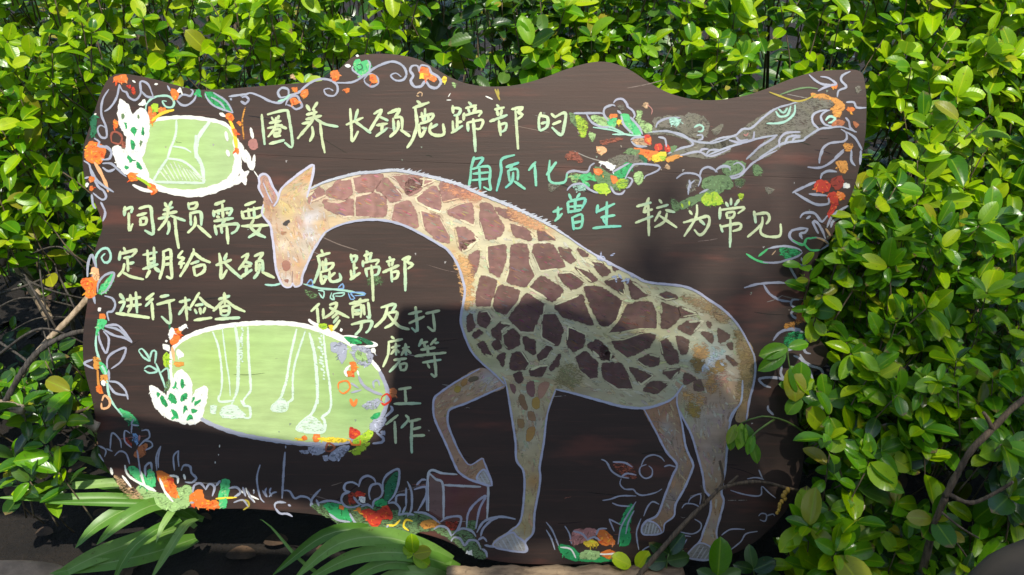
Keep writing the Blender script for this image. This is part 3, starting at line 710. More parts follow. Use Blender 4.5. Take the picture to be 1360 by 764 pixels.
MT 3.6|225,200 220,130 260,70 310,60 337,110 325,160 290,170 265,130 292,100
W 3.8|155,280 160,180 190,110 232,242;195,260 200,310;200,420 215,490
OR f 1|120,300 180,290 240,280 230,340 205,430 150,440 140,380 110,340
PO f .8|190,220 235,220 240,300 210,300
GL f .9|250,400 270,350 350,260 345,330 300,390 265,412
W 3.4|235,400 240,330 290,270 362,250 340,330 300,390 262,412;290,430 350,450 372,500 350,550 310,560 322,622
OR f 1|252,575 285,575 290,608 260,612
WH f .9|238,525 260,525 258,548 240,545
GL f .9|240,620 300,625 290,655 250,690 225,740
=painted_leaf
@90,430
W 3.4|270,20 380,10 440,60 502,142;270,40 360,90 440,110 502,147;290,20 400,50 490,132;240,50 250,130 300,227 322,120 280,60
MT 3.6|225,60 222,180 252,290 300,400 320,540 352,620 432,722
GL f .9|245,290 300,350 300,400 250,340
GL f .7|400,670 470,690 530,750 450,740
W 3.4|310,350 310,280 350,230 452,190 420,290 340,352;320,450 390,460 450,520 472,590;320,470 370,540 462,560;195,280 130,310 202,350;320,360 325,450
OC f 1|205,265 235,270 240,345 210,350;260,405 310,405 310,440 270,440
OC 3.4|235,360 240,460 252,520
OR f .85|225,490 265,490 272,540 230,530
PO 3.6|270,600 290,560 330,600 320,650 270,662 265,620
WH f .9|268,450 292,450 290,478 272,475
=painted_leaf
WH f 1|645,490 700,510 770,570 800,690 860,764 760,720 680,640;890,360 960,450 967,560 940,764 870,764 790,650 780,540 820,440;1080,490 1082,600 1020,764 930,764 970,600 1000,520
@90,430
GR f 1|735,560 770,610 770,650 735,610;800,540 845,590 840,622 800,592;930,540 932,570 890,610 895,570;810,670 855,710 862,740 830,722;1042,590 1030,610 990,640 1000,610;890,430 907,460 890,502;852,450 842,490 825,512;970,670 1007,680 980,697;950,715 972,730 935,752;915,640 925,660 905,700;700,540 715,550 705,570;990,570 975,600 972,620
MT 3|555,210 580,195 620,240 642,290 590,260 555,212;640,280 660,215 690,220 682,310;600,350 640,330 700,370 640,385 600,362;690,310 740,430 770,522;730,380 780,350 792,450 760,522
GD f .5|760,500 790,430 800,480 770,530
=painted_flower
OR f 1|840,50 872,70 862,140 810,160 810,120
WH f 1|745,160 790,170 790,212 750,192;800,50 832,45 820,110 795,110;868,30 922,10 882,52;860,200 900,230 895,260 860,250
YG f .8|755,240 792,240 780,340 750,310
PO 4|815,180 832,290
OC f 1|840,300 905,310 890,330 845,325
WH 5|770,130 772,142
@90,320
OR f 1|832,690 882,700 870,764 820,764
WH f 1|870,680 920,652 925,670 880,700;800,690 828,690 820,750 795,750
DG 3|795,640 797,690
=painted_flower
@400,380
WH 6|60,262 110,300 330,400
WH 3.4|320,390 420,395 520,430 592,460 500,472 400,470 330,402
GR f 1|335,402 400,405 475,440 400,442
DG f .9|440,400 520,420 562,452 520,450
W f .85|290,440 352,460 352,520 320,602 290,540;240,440 290,450 270,520 238,500
W f .5|400,480 500,480 562,530 520,622 430,590
LG f .8|430,510 500,530 510,580 440,570
YG f .9|145,300 200,300 190,332 150,322
YE f 1|220,310 262,320 240,352
WH f 1|552,490 575,488 578,512 556,512;305,340 318,338 316,352
OR f .95|385,600 425,600 432,650 400,660;360,670 400,670 400,705 365,705
WH 3|350,700 350,650 385,620;440,660 450,700
=painted_flower
@320,490
OR f 1|480,530 512,530 512,555 480,555;570,520 612,515 605,562 570,560
YE f .8|600,540 750,540 850,560 700,570
YE f .5|420,540 480,545 470,560
W f .9|530,620 640,600 662,640 590,672;690,680 760,620 842,600 820,650 740,710 700,712;460,640 522,640 512,662
BR 3.2|660,640 680,580 732,610 700,642 660,640
W f 1|645,680 675,680 675,708 650,710;1100,485 1125,488 1120,512 1100,508
RD f .9|850,460 900,470 932,520 860,542
DO f .6|1170,160 1212,165 1205,212 1172,210
YG f .8|880,560 960,500 1030,470 1020,520 960,590 900,600;870,630 960,600 1002,580 930,660 880,667
OR 3|855,560 870,590 930,590 930,555
W 4|1060,500 1112,540 1100,572 1030,582;1170,290 1182,320 1130,372
RD 3|1100,220 1140,195 1172,240 1120,280 1095,250 1100,225
GR f .9|1010,380 1082,340 1062,390
W f .6|1010,430 1060,390 1132,380 1100,460 1050,490 1010,470
W f .5|950,290 1010,250 1092,240 1060,300 980,312
OR f 1|832,30 880,15 878,52 845,55
OR 2.6|762,160 765,110 830,95 852,150 800,192 765,165
OR 5|855,235 880,285 905,238
W 4.5|920,60 960,130 1040,180 1102,200
W 3|1040,150 1035,100 1070,90 1082,130;860,110 920,150;860,185 940,165
WH 3.4|830,60 812,20 840,0
=painted_twig
@330,270
GD f .35|440,680 540,720 500,740;960,560 1060,600 940,640
MT 3.2|130,635 200,640 270,620;430,630 560,665 700,675 800,690 902,712
BL 2.2|455,632 490,595 502,640 460,642;700,660 735,630 742,665 702,665;780,700 800,750 830,742 800,700 900,700 905,717 830,722
MT 2.4|545,680 590,690 582,740 550,700;650,700 640,740 670,752 665,710 750,700 730,725 680,725
WH 1.6|45,-250 85,-190
=painted_box
@550,610
"""
ZL = [0]
def run_orn(text):
    pt = None; ox = oy = 0; name = None; z = 0
    pcs = []
    def flush():
        if not pcs: return
        bb = []
        for q in pcs:
            xs = [a[0] for a in q.v]; ys = [a[1] for a in q.v]; bb.append((min(xs), min(ys), max(xs), max(ys)))
        par = list(range(len(pcs)))
        def fd(i):
            while par[i] != i: i = par[i]
            return i
        m = .004
        for i in range(len(pcs)):
            for j in range(i):
                a, b = bb[i], bb[j]
                if a[0] - m < b[2] and b[0] - m < a[2] and a[1] - m < b[3] and b[1] - m < a[3]:
                    if fd(i) != fd(j):
                        # close enough: the nearest vertices decide
                        dmin = min((p[0] - q[0]) ** 2 + (p[1] - q[1]) ** 2 for p in pcs[i].v[::3] for q in pcs[j].v[::3])
                        if dmin < m * m: par[fd(i)] = fd(j)
        gr = {}
        for i in range(len(pcs)): gr.setdefault(fd(i), []).append(i)
        for ids in gr.values():
            big = Paint()
            for i in ids: big.add(pcs[i].v, pcs[i].f, pcs[i].c)
            big.build(name, sign)
        pcs.clear()
    for ln in text.strip().splitlines():
        ln = ln.strip()
        if not ln: continue
        if ln[0] == '=':
            flush(); pt = Paint(); name = ln[1:]; z = .45
        elif ln[0] == '@': ox, oy = map(float, ln[1:].split(','))
        else:
            head, body = ln.split('|'); h = head.split(); col = COL[h[0]]
            for s in body.split(';'):
                if not s.strip(): continue
                p = pts_of(s, ox, oy)
                pt = Paint(); pcs.append(pt)
                if h[1] == 'f':
                    al = float(h[2]) * (.86 if h[0] in ('OR', 'RD', 'YE', 'YG', 'OC') else 1); fill(pt, p, tuple(v * .9 for v in col) if h[0] in ('OR', 'RD') else col, z, al * 1.1, rough=.9)
                    q = catmull(p, True, 4.); xs = [a for a, b in q]; ys = [b for a, b in q]; ar = (max(xs) - min(xs)) * (max(ys) - min(ys))
                    alt = {'OR': ((.88, .38, .03), (.75, .10, .02), (.86, .30, .10)), 'RD': ((.80, .16, .03), (.40, .03, .02)), 'WH': ((.70, .72, .76), (.84, .84, .76)), 'YG': ((.20, .42, .04), (.55, .65, .08)), 'GL': ((.05, .36, .12), (.25, .60, .25))}.get(h[0], (tuple(v * 1.5 for v in col), tuple(v * .6 for v in col)))
                    for k in range(min(40, int(ar / 16))):
                        x = random.uniform(min(xs), max(xs)); y = random.uniform(min(ys), max(ys)); an = random.uniform(0, 3.14); L = random.uniform(2, 7)
                        e = (x + math.cos(an) * L, y + math.sin(an) * L)
                        if inside((x, y), q): stroke(pt, [(x, y), e], random.uniform(1.2, 2.8), tuple(min(.86, v) for v in random.choice(alt)), z + .004 + k * .0002, al * .75, .4)
                else: stroke(pt, p, float(h[1]) * .86, col, z, .95, .5)
                z += .012
    flush()

# ---- the two green ovals with their line drawings
def blobs(base, lst, var=.06):
    def f(x, y):
        c = list(base)
        for bx, by, r, col, s in lst:
            d2 = ((x - bx) ** 2 + (y - by) ** 2) / (r * r)
            if d2 < 4:
                k = s * math.exp(-d2 * 1.4)
                for m in range(3): c[m] += (col[m] - c[m]) * k
        n = 1 + var * math.sin(x * .13 + math.sin(y * .07) * 2) * math.sin(y * .21 + x * .03)
        return tuple(v * n for v in c)
    return f
OV1 = [(198,162),(235,156),(270,158),(300,166),(313,185),(316,215),(308,238),(285,251),(255,257),(225,254),(203,245),(190,228),(184,200),(188,178)]
pt = Paint(); fill(pt, OV1, (.41, .56, .25), .20, 1.3, step=9, jt=.008, colf=blobs((.41, .56, .255), [(230, 190, 60, (.40, .62, .18), .6)]))
stroke(pt, OV1[-3:] + OV1[:6], 4.6, COL['WH'], .30, 1.2); stroke(pt, OV1[4:10], 10, COL['WH'], .32, 1.1, .7); stroke(pt, OV1[8:14], 7, COL['WH'], .34, 1.2, .8)
z = .36
for s in ((320, 225, 326, 245), (326, 200, 334, 225), (300, 248, 322, 238), (318, 190, 326, 215), (310, 244, 330, 228)):
    stroke(pt, [s[:2], s[2:]], 7, COL['WH'], z, .9, .5); z += .01
for s in ((333, 170, 336, 184), (338, 206, 336, 226)): stroke(pt, [s[:2], s[2:]], 4, COL['WH'], z, .9, .5); z += .01
fill(pt, [(332,186),(340,186),(342,196),(335,199),(330,193)], COL['PK'], z, .8)
stroke(pt, [(326,143),(322,160),(324,185)], 2.2, COL['OC'], z + .02, .45)
ov1 = pt.build('painted_oval', sign)
pt = Paint(); W2 = (.62, .78, .62); z = .42
for ox, oy, s, w_ in ((100,80,"790,470 785,580 740,700 720,764",3),(100,180,"785,0 740,120 720,185",3),(100,80,"1050,480 965,600 942,700 945,764",5),(100,180,"945,0 945,140 990,240 1005,370",5),
    (100,180,"610,362 800,368 1005,372",3.4),(100,180,"720,182 660,270 610,355",3.4),(100,180,"720,180 830,197 910,250 985,330",3),(100,180,"760,85 850,100 905,132",2.2)):
    stroke(pt, pts_of(s, ox, oy), w_, W2, z, 1.); z += .01
for i in range(11):
    x = 650 + i * 30; y = 262 - i * 16 if i < 4 else 200 + max(0, i - 4) * 17
    stroke(pt, pts_of(f"{x},{max(205,y)} {x+72},{352}", 100, 180), 1.7, (.60, .70, .52), z, .8); z += .01
o = pt.build('painted_hoof', sign); o.parent = ov1
OV2 = [(236,456),(262,442),(300,433),(350,429),(400,432),(443,446),(480,466),(504,492),(515,522),(508,552),(490,574),(455,588),(415,590),(371,586),(320,577),(280,563),(250,545),(232,520),(226,490),(228,470)]
pt = Paint(); fill(pt, OV2, (.41, .55, .23), .20, 1.3, step=9, jt=.008, colf=blobs((.41, .55, .23), [(480, 540, 50, (.26, .42, .16), .8), (440, 500, 60, (.30, .47, .14), .5), (350, 450, 60, (.38, .58, .2), .5), (290, 480, 50, (.38, .57, .12), .5)]))
stroke(pt, OV2[-2:] + OV2[:8], 5.6, COL['WH'], .30, 1.2, .8); stroke(pt, OV2[7:13], 5.2, COL['W'], .32, 1.1, .8); stroke(pt, OV2[11:17], 5.2, COL['W'], .34, 1.1, .8); stroke(pt, OV2[15:20], 5, COL['WH'], .36, 1., .8)
ov2 = pt.build('painted_oval', sign)
pt = Paint(); z = .42
for w_, s in ((3.6,"15,180 60,300 85,480 85,620 65,700"),(2.6,"90,150 120,400 145,560 152,680"),(5.5,"190,130 215,300 215,500 205,640 165,740"),(4.2,"290,140 295,350 312,600 305,650 255,720 282,764"),
    (4.2,"670,160 620,380 590,560 545,690"),(3.4,"740,170 660,420 640,560 640,690 590,740"),(5.5,"770,190 810,350 830,560 835,740"),(3.8,"880,200 900,400 930,600 940,740")):
    stroke(pt, pts_of(s, 280, 410), w_ * .8, W2, z, .82); z += .01
for w_, s in ((4.6,"590,120 600,200 560,340 460,430 452,480 640,492 652,400 632,380 690,330 705,250 690,120"),(3.4,"365,80 350,130 315,220 245,290 250,325 350,325 370,260 405,240 402,150 410,60")):
    stroke(pt, pts_of(s, 320, 490), w_ * .8, W2, z, .82); z += .01
for ox, oy, s in ((320,490,"460,440 540,375 605,400 645,485 460,485"),(320,490,"250,290 310,235 358,260 348,325 250,320"),(90,430,"1200,665 1290,635 1365,690 1380,730 1210,730"),(90,430,"1120,640 1162,640 1152,700 1120,690")):
    fill(pt, pts_of(s, ox, oy), W2, z, .62); z += .012
for w_, s in ((3,"1180,560 1180,600 1210,610 1300,600"),(3.4,"1352,600 1380,640 1420,650 1425,730 1380,735")):
    stroke(pt, pts_of(s, 90, 430), w_, W2, z, .9); z += .01
for i in range(16):
    y = 180 + i * 24
    stroke(pt, pts_of(f"{845 + i*2 + random.randint(-20,20)},{y} {860+ i*2},{y+14}", 280, 410), 3.2, W2, z, .8); z += .006
    stroke(pt, pts_of(f"{235 + random.randint(-15,25)},{150+i*17} {250},{150+i*17+12}", 280, 410), 3., W2, z, .7); z += .006
o = pt.build('painted_legs', sign); o.parent = ov2
run_orn(ORN)

pt = Paint(); z = .16
for i in range(110):
    x = random.uniform(140, 1120); y = random.uniform(110, 730)
    if dist_b(x, y) > -12: continue
    L = random.uniform(6, 60); a = random.gauss(.03, .25)
    c = random.choice(((.20, .15, .12), (.26, .10, .07), (.30, .27, .24), (.012, .008, .006), (.012, .008, .006)))
    stroke(pt, [(x, y), (x + L * .5, y + L * .5 * a + random.uniform(-2, 2)), (x + L, y + L * a)], random.uniform(.5, 1.3), c, z, random.uniform(.5, .9), .3); z += .0005
for i in range(70):
    x = random.uniform(140, 1120); y = random.uniform(110, 730)
    if dist_b(x, y) > -12: continue
    fill(pt, [(x, y), (x + random.uniform(1, 3), y + random.uniform(-1, 1)), (x + random.uniform(0, 2), y + random.uniform(1, 3))], random.choice(((.35, .30, .24), (.22, .26, .2), (.40, .38, .36))), z, .7, .6, smooth=False, rough=.2); z += .0005
pt.build('scratches', sign, kind='stuff')
# ---- the step block under the raised hoof
pt = Paint()
fill(pt, pts_of("120,110 340,120 575,210 570,470 230,480 115,410", 550, 610), (.13, .05, .042), .5, 1.2, smooth=False, step=12)
fill(pt, pts_of("125,115 225,205 228,470 120,400", 550, 610), (.17, .10, .085), .53, .9, smooth=False)
z = .6
for s in ("112,402 115,105 225,110 335,118", "120,110 170,155 225,200 230,465", "232,200 380,208 520,215", "480,168 530,190 577,212 570,460"):
    stroke(pt, pts_of(s, 550, 610), 3, (.50, .52, .54), z); z += .01
pt.build('painted_block', sign)

# ---------------------------------------------------------------- the giraffe
OL = (.44, .46, .57)
CREAM = (.60, .54, .33); SAGE = (.48, .47, .29); BROWN = (.21, .105, .092)
def gpart(name, poly, cf, dabs=0, dirn=(1, .2), dcols=(), z0=.25, parent=None, smooth=True, dl=(5, 12), dw=(1.6, 3.2)):
    pt = Paint(); fill(pt, poly, (1, 1, 1), z0, 1.4, step=5, colf=cf, smooth=smooth)
    q = catmull(poly, True, 5.) if smooth else poly
    xs = [p[0] for p in q]; ys = [p[1] for p in q]; k = 0; tr = 0
    while k < dabs and tr < dabs * 20:
        tr += 1
        x = random.uniform(min(xs), max(xs)); y = random.uniform(min(ys), max(ys))
        a = math.atan2(dirn[1], dirn[0]) + random.gauss(0, .35); L = random.uniform(*dl)
        e = (x + math.cos(a) * L, y + math.sin(a) * L)
        if inside((x, y), q) and inside(e, q):
            base = cf(x, y); t = random.choice(dcols) if dcols and random.random() < .5 else tuple(v * random.uniform(.72, 1.35) for v in base)
            c = tuple(base[m] * .45 + t[m] * .55 for m in range(3))
            stroke(pt, [(x, y), e], random.uniform(*dw), c, z0 + .04 + k * .0003, random.uniform(.5, .85), .3); k += 1
    return pt
BODY = [(613,427),(615,405),(617,388),(615.5,376),(608,352),(596,334),(584,323),(558,310),(534,298.5),(508.6,292.5),(479.7,292.5),(452.5,298.7),(436,306),(425,316),(413,300),(408,280),(410,258),(413,250),(428.7,243),(449,236.6),
        (474.6,230.6),(500,228),(525,226.5),(545,229),(562,233),(591,240),(611.5,246),(633.6,256),(659,266),(681,275),(706,287),(732,301),(755,316),(777,331),(808,349),(842,366),(861,375),(885,378),(912,382),(944,400),(963,414),
        (980,432),(994,456),(1001,473),(1001,490),(992,515),(984,533),(972,549),(940,560),(912,548),(904,530),(900,521),(893,529),(876,537),(856,542),(827,540),(800,533),(763,523),(738,517),(716,525),(690,522),(670,510),(655,495),(639,481),(626,466),(616.6,444)]
PKN = (.46, .26, .19); OCH = (.55, .33, .12)
bf = blobs(SAGE, [(470,265,60,(.60,.48,.33),.9),(530,260,60,(.62,.50,.38),.9),(590,280,60,(.64,.52,.34),.9),(640,310,60,(.63,.57,.38),.9),(690,330,60,(.60,.56,.37),.8),(640,380,50,(.62,.56,.34),.8),(740,350,50,(.53,.52,.36),.7),
        (790,400,60,(.52,.49,.29),.5),(830,440,45,(.58,.52,.25),.6),(870,470,45,(.54,.52,.28),.6),(940,450,40,(.42,.48,.36),.6),(950,480,22,(.48,.55,.60),.9),(650,240,50,(.60,.34,.22),.5),(600,335,16,(.60,.42,.20),.8),(612,370,14,(.62,.40,.16),.9),
        (620,420,14,(.36,.46,.42),.9),(640,470,30,(.45,.44,.20),.7),(975,500,30,(.42,.34,.24),.8),(990,470,14,(.40,.28,.13),.9),(945,415,28,(.40,.32,.20),.7),(985,445,12,(.40,.34,.16),.9),(750,505,20,(.26,.20,.07),.9),(770,515,22,(.36,.28,.16),.7),(800,525,25,(.38,.33,.20),.7),
        (940,530,40,(.40,.35,.29),.9),(905,525,25,(.42,.46,.30),.7),(700,500,35,(.46,.46,.27),.7),(860,520,40,(.42,.38,.24),.6),(620,258,20,(.62,.30,.17),.6),(690,290,22,(.62,.32,.18),.6),(726,303,16,(.62,.34,.16),.7),(430,262,30,(.55,.42,.30),.8),(440,295,25,(.66,.48,.28),.8)], .10)
pt = gpart('painted_giraffe', BODY, bf, 1000, (1, .45), ((.62, .58, .40), (.46, .50, .40), (.52, .40, .18), (.34, .24, .16), (.60, .60, .46)), dl=(5, 16), dw=(1.6, 3.8))
giraffe = pt.build('painted_giraffe', sign, 'painted giraffe with head bowed and one foreleg raised')
# coat patches
PATCH = {
(330,200): "470,360 550,300 580,320 590,350 480,400;620,330 700,250 790,235 805,330 740,375 640,350;830,215 1000,190 1040,205 960,310 850,310;1010,310 1070,225 1180,340 1190,372 1110,387 1050,320;1120,205 1300,205 1352,215 1340,290 1260,340 1160,222;600,400 700,412 800,390 805,500 740,507 620,450;860,370 980,345 1060,380 1062,470 1050,500 860,505;1150,440 1250,405 1300,500 1312,590 1130,540",
(540,200): "40,225 200,240 60,300 5,330 10,260;90,370 210,290 245,330 252,467 180,442 100,400;275,255 440,285 500,350 380,370 300,390 280,330;330,470 420,430 500,420 512,572 440,540 350,500;130,490 250,530 310,640 322,710 230,680 150,600;590,430 650,440 747,590 730,640 690,672 620,677 590,560;390,610 470,620 542,700 480,740 420,762;700,455 800,475 870,530 860,545 760,512;830,580 900,600 972,660 960,692 850,662;1030,625 1080,630 1152,690 1040,692",
(540,320): "430,20 530,5 500,50 450,80;490,130 560,90 552,190 520,260 490,310;640,60 760,45 762,150 717,265 660,230 640,150;830,50 930,50 950,180 987,260 920,342 790,302 820,200;1005,45 1130,40 1217,190 1050,217 1000,100;1195,60 1270,70 1312,135 1280,167 1220,120;590,290 687,320 652,500 555,500 560,400;730,360 872,400 860,470 780,562 710,540 690,490;1060,290 1202,380 1190,430 1130,462 1080,430 980,370;940,430 1062,500 1050,560 1012,590 990,692 900,690 820,600 890,500",
(740,300): "240,275 340,290 402,360 350,387 290,310;150,325 230,350 302,420 260,427 200,380;20,380 110,375 202,440 110,487 50,430;380,440 490,410 517,532 440,480;545,425 620,470 692,535 590,562 580,500;230,495 340,500 487,600 450,720 400,764 350,764 280,640;0,630 190,555 207,640 270,762 60,702;780,540 860,525 932,560 850,572;160,180 242,232 200,232;440,320 480,330 450,345",
(800,400): "210,45 300,20 370,30 402,110 400,200 280,200 70,237 160,130;470,20 580,60 592,120 530,190 475,202;600,50 732,100 620,117;600,210 660,170 772,160 690,252;90,310 180,305 290,265 392,275 350,350 200,427 140,380;460,330 500,310 572,400 582,470 520,477 480,410;580,280 667,315 650,400 620,402;290,465 370,425 432,440 430,490 340,502;0,350 82,435 0,452;10,500 140,500 200,610 222,670 120,672 30,610;220,525 382,580 300,642;330,690 380,640 502,640 420,712;480,550 602,530 540,602;780,250 850,260 852,322;910,225 987,270 920,322;970,430 1052,490 1020,492;720,640 760,620 782,690 730,692;650,570 722,610 640,642;870,90 982,130 900,142;980,340 1012,330 1005,372;1075,300 1100,340 1080,350;820,165 845,180 835,210",
(580,410): "245,80 270,50 287,140 250,172;330,40 390,30 422,80 380,137 330,110;440,170 500,120 562,130 510,170 502,230 450,212;525,210 590,170 632,210 637,270 570,307 530,270;290,200 330,175 352,190 300,222;330,280 365,260 422,370 370,342;440,270 480,260 502,300 460,312;680,230 762,260 757,350 700,312;840,60 920,60 972,170 940,272 830,212;1035,160 1152,210 1130,290 1070,322 1030,280;1190,290 1260,255 1352,340 1340,392 1270,370;1095,390 1160,350 1242,430 1240,520 1180,527 1120,470;480,380 532,350 512,442;600,360 660,350 712,430 680,467 580,460;800,370 860,305 892,320 860,382 810,402;890,460 960,360 942,440 895,472;740,480 800,455 852,450 810,522 745,512;610,520 650,500 667,550 640,577",
}
rd = random.Random(3)
for (ox, oy), s in PATCH.items():
    for q in s.split(';'):
        p = pts_of(q, ox, oy); cx = sum(a for a, b in p) / len(p); cy = sum(b for a, b in p) / len(p)
        lit = max(0, min(1, (790 - cx) / 200)) * max(0, min(1, (440 - cy) / 120))  # sun and shade painted in: patches lighter towards the sunlit upper left
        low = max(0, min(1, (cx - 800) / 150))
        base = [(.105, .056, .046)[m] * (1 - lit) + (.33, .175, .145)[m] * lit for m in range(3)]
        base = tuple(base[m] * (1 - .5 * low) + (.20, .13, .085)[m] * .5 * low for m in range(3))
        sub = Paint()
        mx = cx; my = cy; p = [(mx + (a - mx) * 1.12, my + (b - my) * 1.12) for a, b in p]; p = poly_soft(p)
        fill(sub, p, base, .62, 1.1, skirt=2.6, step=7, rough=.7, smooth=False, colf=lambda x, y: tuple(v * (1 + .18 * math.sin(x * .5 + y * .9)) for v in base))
        qq = catmull(p, True, 5.)
        xs = [a for a, b in qq]; ys = [b for a, b in qq]
        for k in range(int((max(xs) - min(xs)) * (max(ys) - min(ys)) / 45)):
            x = rd.uniform(min(xs), max(xs)); y = rd.uniform(min(ys), max(ys)); L = rd.uniform(4, 10); e = (x + L, y + L * rd.uniform(.1, .7))
            if inside((x, y), qq) and inside(e, qq):
                stroke(sub, [(x, y), e], rd.uniform(.8, 1.8), tuple(v * rd.uniform(.6, 1.7) for v in base), .66 + k * .001, .75, .3)
        m_ = len(qq)
        for k in range(2 if max(xs) - min(xs) > 16 else 0):
            i0 = rd.randrange(m_); ln_ = rd.randint(max(2, m_ // 8), max(3, m_ // 3))
            sg = [(cx + (qq[(i0 + j) % m_][0] - cx) * 1.09, cy + (qq[(i0 + j) % m_][1] - cy) * 1.09) for j in range(0, ln_ + 1, 2)]
            if len(sg) > 1:
                bc = bf(*sg[0]); kk_ = rd.uniform(.95, 1.35)
                stroke(sub, sg, rd.uniform(1.4, 3.2), tuple(min(.8, v * kk_) for v in bc), .70 + k * .01, rd.uniform(.6, .85), .4)
        o = sub.build('coat_patch', sign); o.parent = giraffe
# ochre tones between the patches
pt = Paint(); z = .7
for ox, oy, s, c, a in ((800,400,"740,360 810,400 780,440 740,450",OCH,.7),(800,400,"710,480 770,480 740,540",(.30,.2,.06),.7),(800,400,"840,540 930,480 940,530",(.36,.24,.08),.7),(800,400,"820,590 880,580 880,680 840,690",OCH,.5),(800,400,"900,600 970,580 930,640",PKN,.5),
    (580,410,"1000,440 1100,470 1120,560 950,580",(.30,.27,.12),.4),(540,200,"300,290 560,340 520,380 380,330",(.62,.28,.16),.5),(540,200,"800,460 1060,590 1000,600 880,550",(.58,.30,.15),.6),(540,320,"400,170 470,150 500,300 490,500 460,500 440,300",(.62,.36,.15),.6),
    (740,300,"980,550 1200,620 1340,730 1250,720 1100,620",(.34,.24,.12),.6),(800,400,"1050,240 1150,420 1160,600 1110,764 1070,764 1090,500",(.34,.25,.11),.6),(800,510,"650,80 700,90 680,115",OCH,.6),(800,510,"680,160 730,190 730,240 700,230",(.34,.24,.06),.7),(800,510,"740,100 790,110 760,150",OCH,.5)):
    fill(pt, pts_of(s, ox, oy), c, z, a * .85, skirt=6, rough=1.5, jt=.14); z += .012
    o = pt.build('coat_shading', sign); o.parent = giraffe; pt = Paint()
for cx, cy, r, c in ((948,478,9,(.48,.55,.62)),(938,483,7,(.50,.56,.62)),(956,470,8,(.40,.52,.46)),(826,370,12,(.36,.42,.56)),(800,346,10,(.38,.42,.58))):
    for k in range(7):
        a = random.uniform(0, 6.28); x = cx + random.uniform(-r, r); y = cy + random.uniform(-r, r) * .6
        stroke(pt, [(x, y), (x + math.cos(a) * 8, y + math.sin(a) * 8)], 3, c, z, .6, .3); z += .002
    o = pt.build('coat_shading', sign); o.parent = giraffe; pt = Paint()
# limbs
LIMBS = {
'raised_foreleg': ([(655,495),(636.8,490),(606,507),(584,522),(577,529),(575.5,541),(578,558),(592.5,590),(604,617),(609.5,627),(621.5,635.5),(633,640),(650,645),(653,640.6),(647,623.6),(642.7,612.6),(640,609),(625,617.6),(618,612.5),(609.5,599),(601,580),(595,563),(595,549.6),(599,543),(618,536),(645,524),(671,512)],
    [(590,525,22,(.42,.27,.18),.8),(620,510,20,(.44,.36,.24),.8),(650,505,16,(.42,.44,.46),.8),(662,512,10,(.50,.34,.26),.8),(590,580,30,(.36,.23,.16),.9),(615,620,20,(.36,.22,.14),.9),(605,512,8,(.42,.28,.08),.7)], (.40,.25,.14), 130, (.7, -.5)),
'foreleg': ([(668,500),(672.5,512),(677.6,541),(684.4,585),(686,611),(695.5,627),(696,657.6),(691,691.7),(677.6,705),(657,719),(658,727),(696,733),(698,719),(708,707),(710,681),(716,649),(717.6,632),(716.7,620),(722,588.7),(727,549.5),(738,517),(735,505)],
    [(700,530,30,(.44,.43,.28),.8),(700,580,25,(.40,.38,.26),.8),(712,560,14,(.40,.36,.28),.8),(708,640,12,(.42,.24,.08),.9),(700,660,10,(.46,.42,.16),.8),(712,680,8,(.26,.16,.07),.7),(695,700,12,(.42,.34,.13),.8),(685,715,14,(.40,.36,.30),.7)], (.46,.37,.20), 170, (.1, 1)),
'hind_leg': ([(905,505),(900,520),(900,540.6),(917,574.6),(926,603.6),(933,630),(936,651),(943,661),(943,680),(934,705.7),(929,719),(914,734.6),(916,741),(941,743),(946,728),(953,721),(951.4,705.7),(956.5,685),(961,665),(958,653),(963,624),(965,600),(970,560),(984,533),(985,510)],
    [(915,550,22,(.36,.42,.24),.8),(935,560,26,(.42,.37,.30),.8),(960,550,20,(.40,.32,.27),.9),(945,600,26,(.38,.31,.25),.9),(945,640,14,(.36,.26,.16),.9),(950,670,12,(.40,.24,.11),.9),(945,700,14,(.36,.32,.25),.8)], (.40,.29,.18), 190, (.1, 1)),
'far_hind_leg': ([(855,543),(871,573),(885,600),(898.7,617),(893,632),(883,658),(873,683.5),(858,692),(852,702),(856,710),(878,708),(881.7,702),(883,695),(895,685),(897,670),(909,648),(919,624),(920,615.5),(910.6,593),(905.5,562.7),(900,541),(899,524),(876,537)],
    [(870,555,20,(.36,.20,.11),.9),(885,570,12,(.36,.36,.32),.8),(895,590,16,(.34,.26,.20),.9),(900,620,14,(.30,.25,.19),.9),(890,660,16,(.28,.25,.20),.9)], (.33,.21,.12), 130, (.4, 1)),
}
zl = {'raised_foreleg': .20, 'foreleg': .42, 'hind_leg': .42, 'far_hind_leg': .12}
OUTL = Paint(); z = .9
for nm, (poly, bl, base, nd, dn) in LIMBS.items():
    pt = gpart(nm, poly, blobs(base, bl, .1), nd, dn, ((.56, .48, .26), (.45, .26, .12), (.30, .20, .12), (.48, .50, .40)), z0=zl[nm], dl=(4, 14), dw=(1.2, 3.2))
    o = pt.build(nm, sign); o.parent = giraffe
    if nm == 'foreleg': seg = (poly[0:10], poly[10:21])
    elif nm == 'raised_foreleg': seg = (poly[1:19], poly[18:])
    elif nm == 'hind_leg': seg = (poly[1:14], poly[14:24])
    else: seg = (poly[0:12], poly[11:21])
    for sgm in seg: stroke(OUTL, sgm, 2.7, OL, z, 1.05, .5); z += .01
pt = Paint(); zz = .75
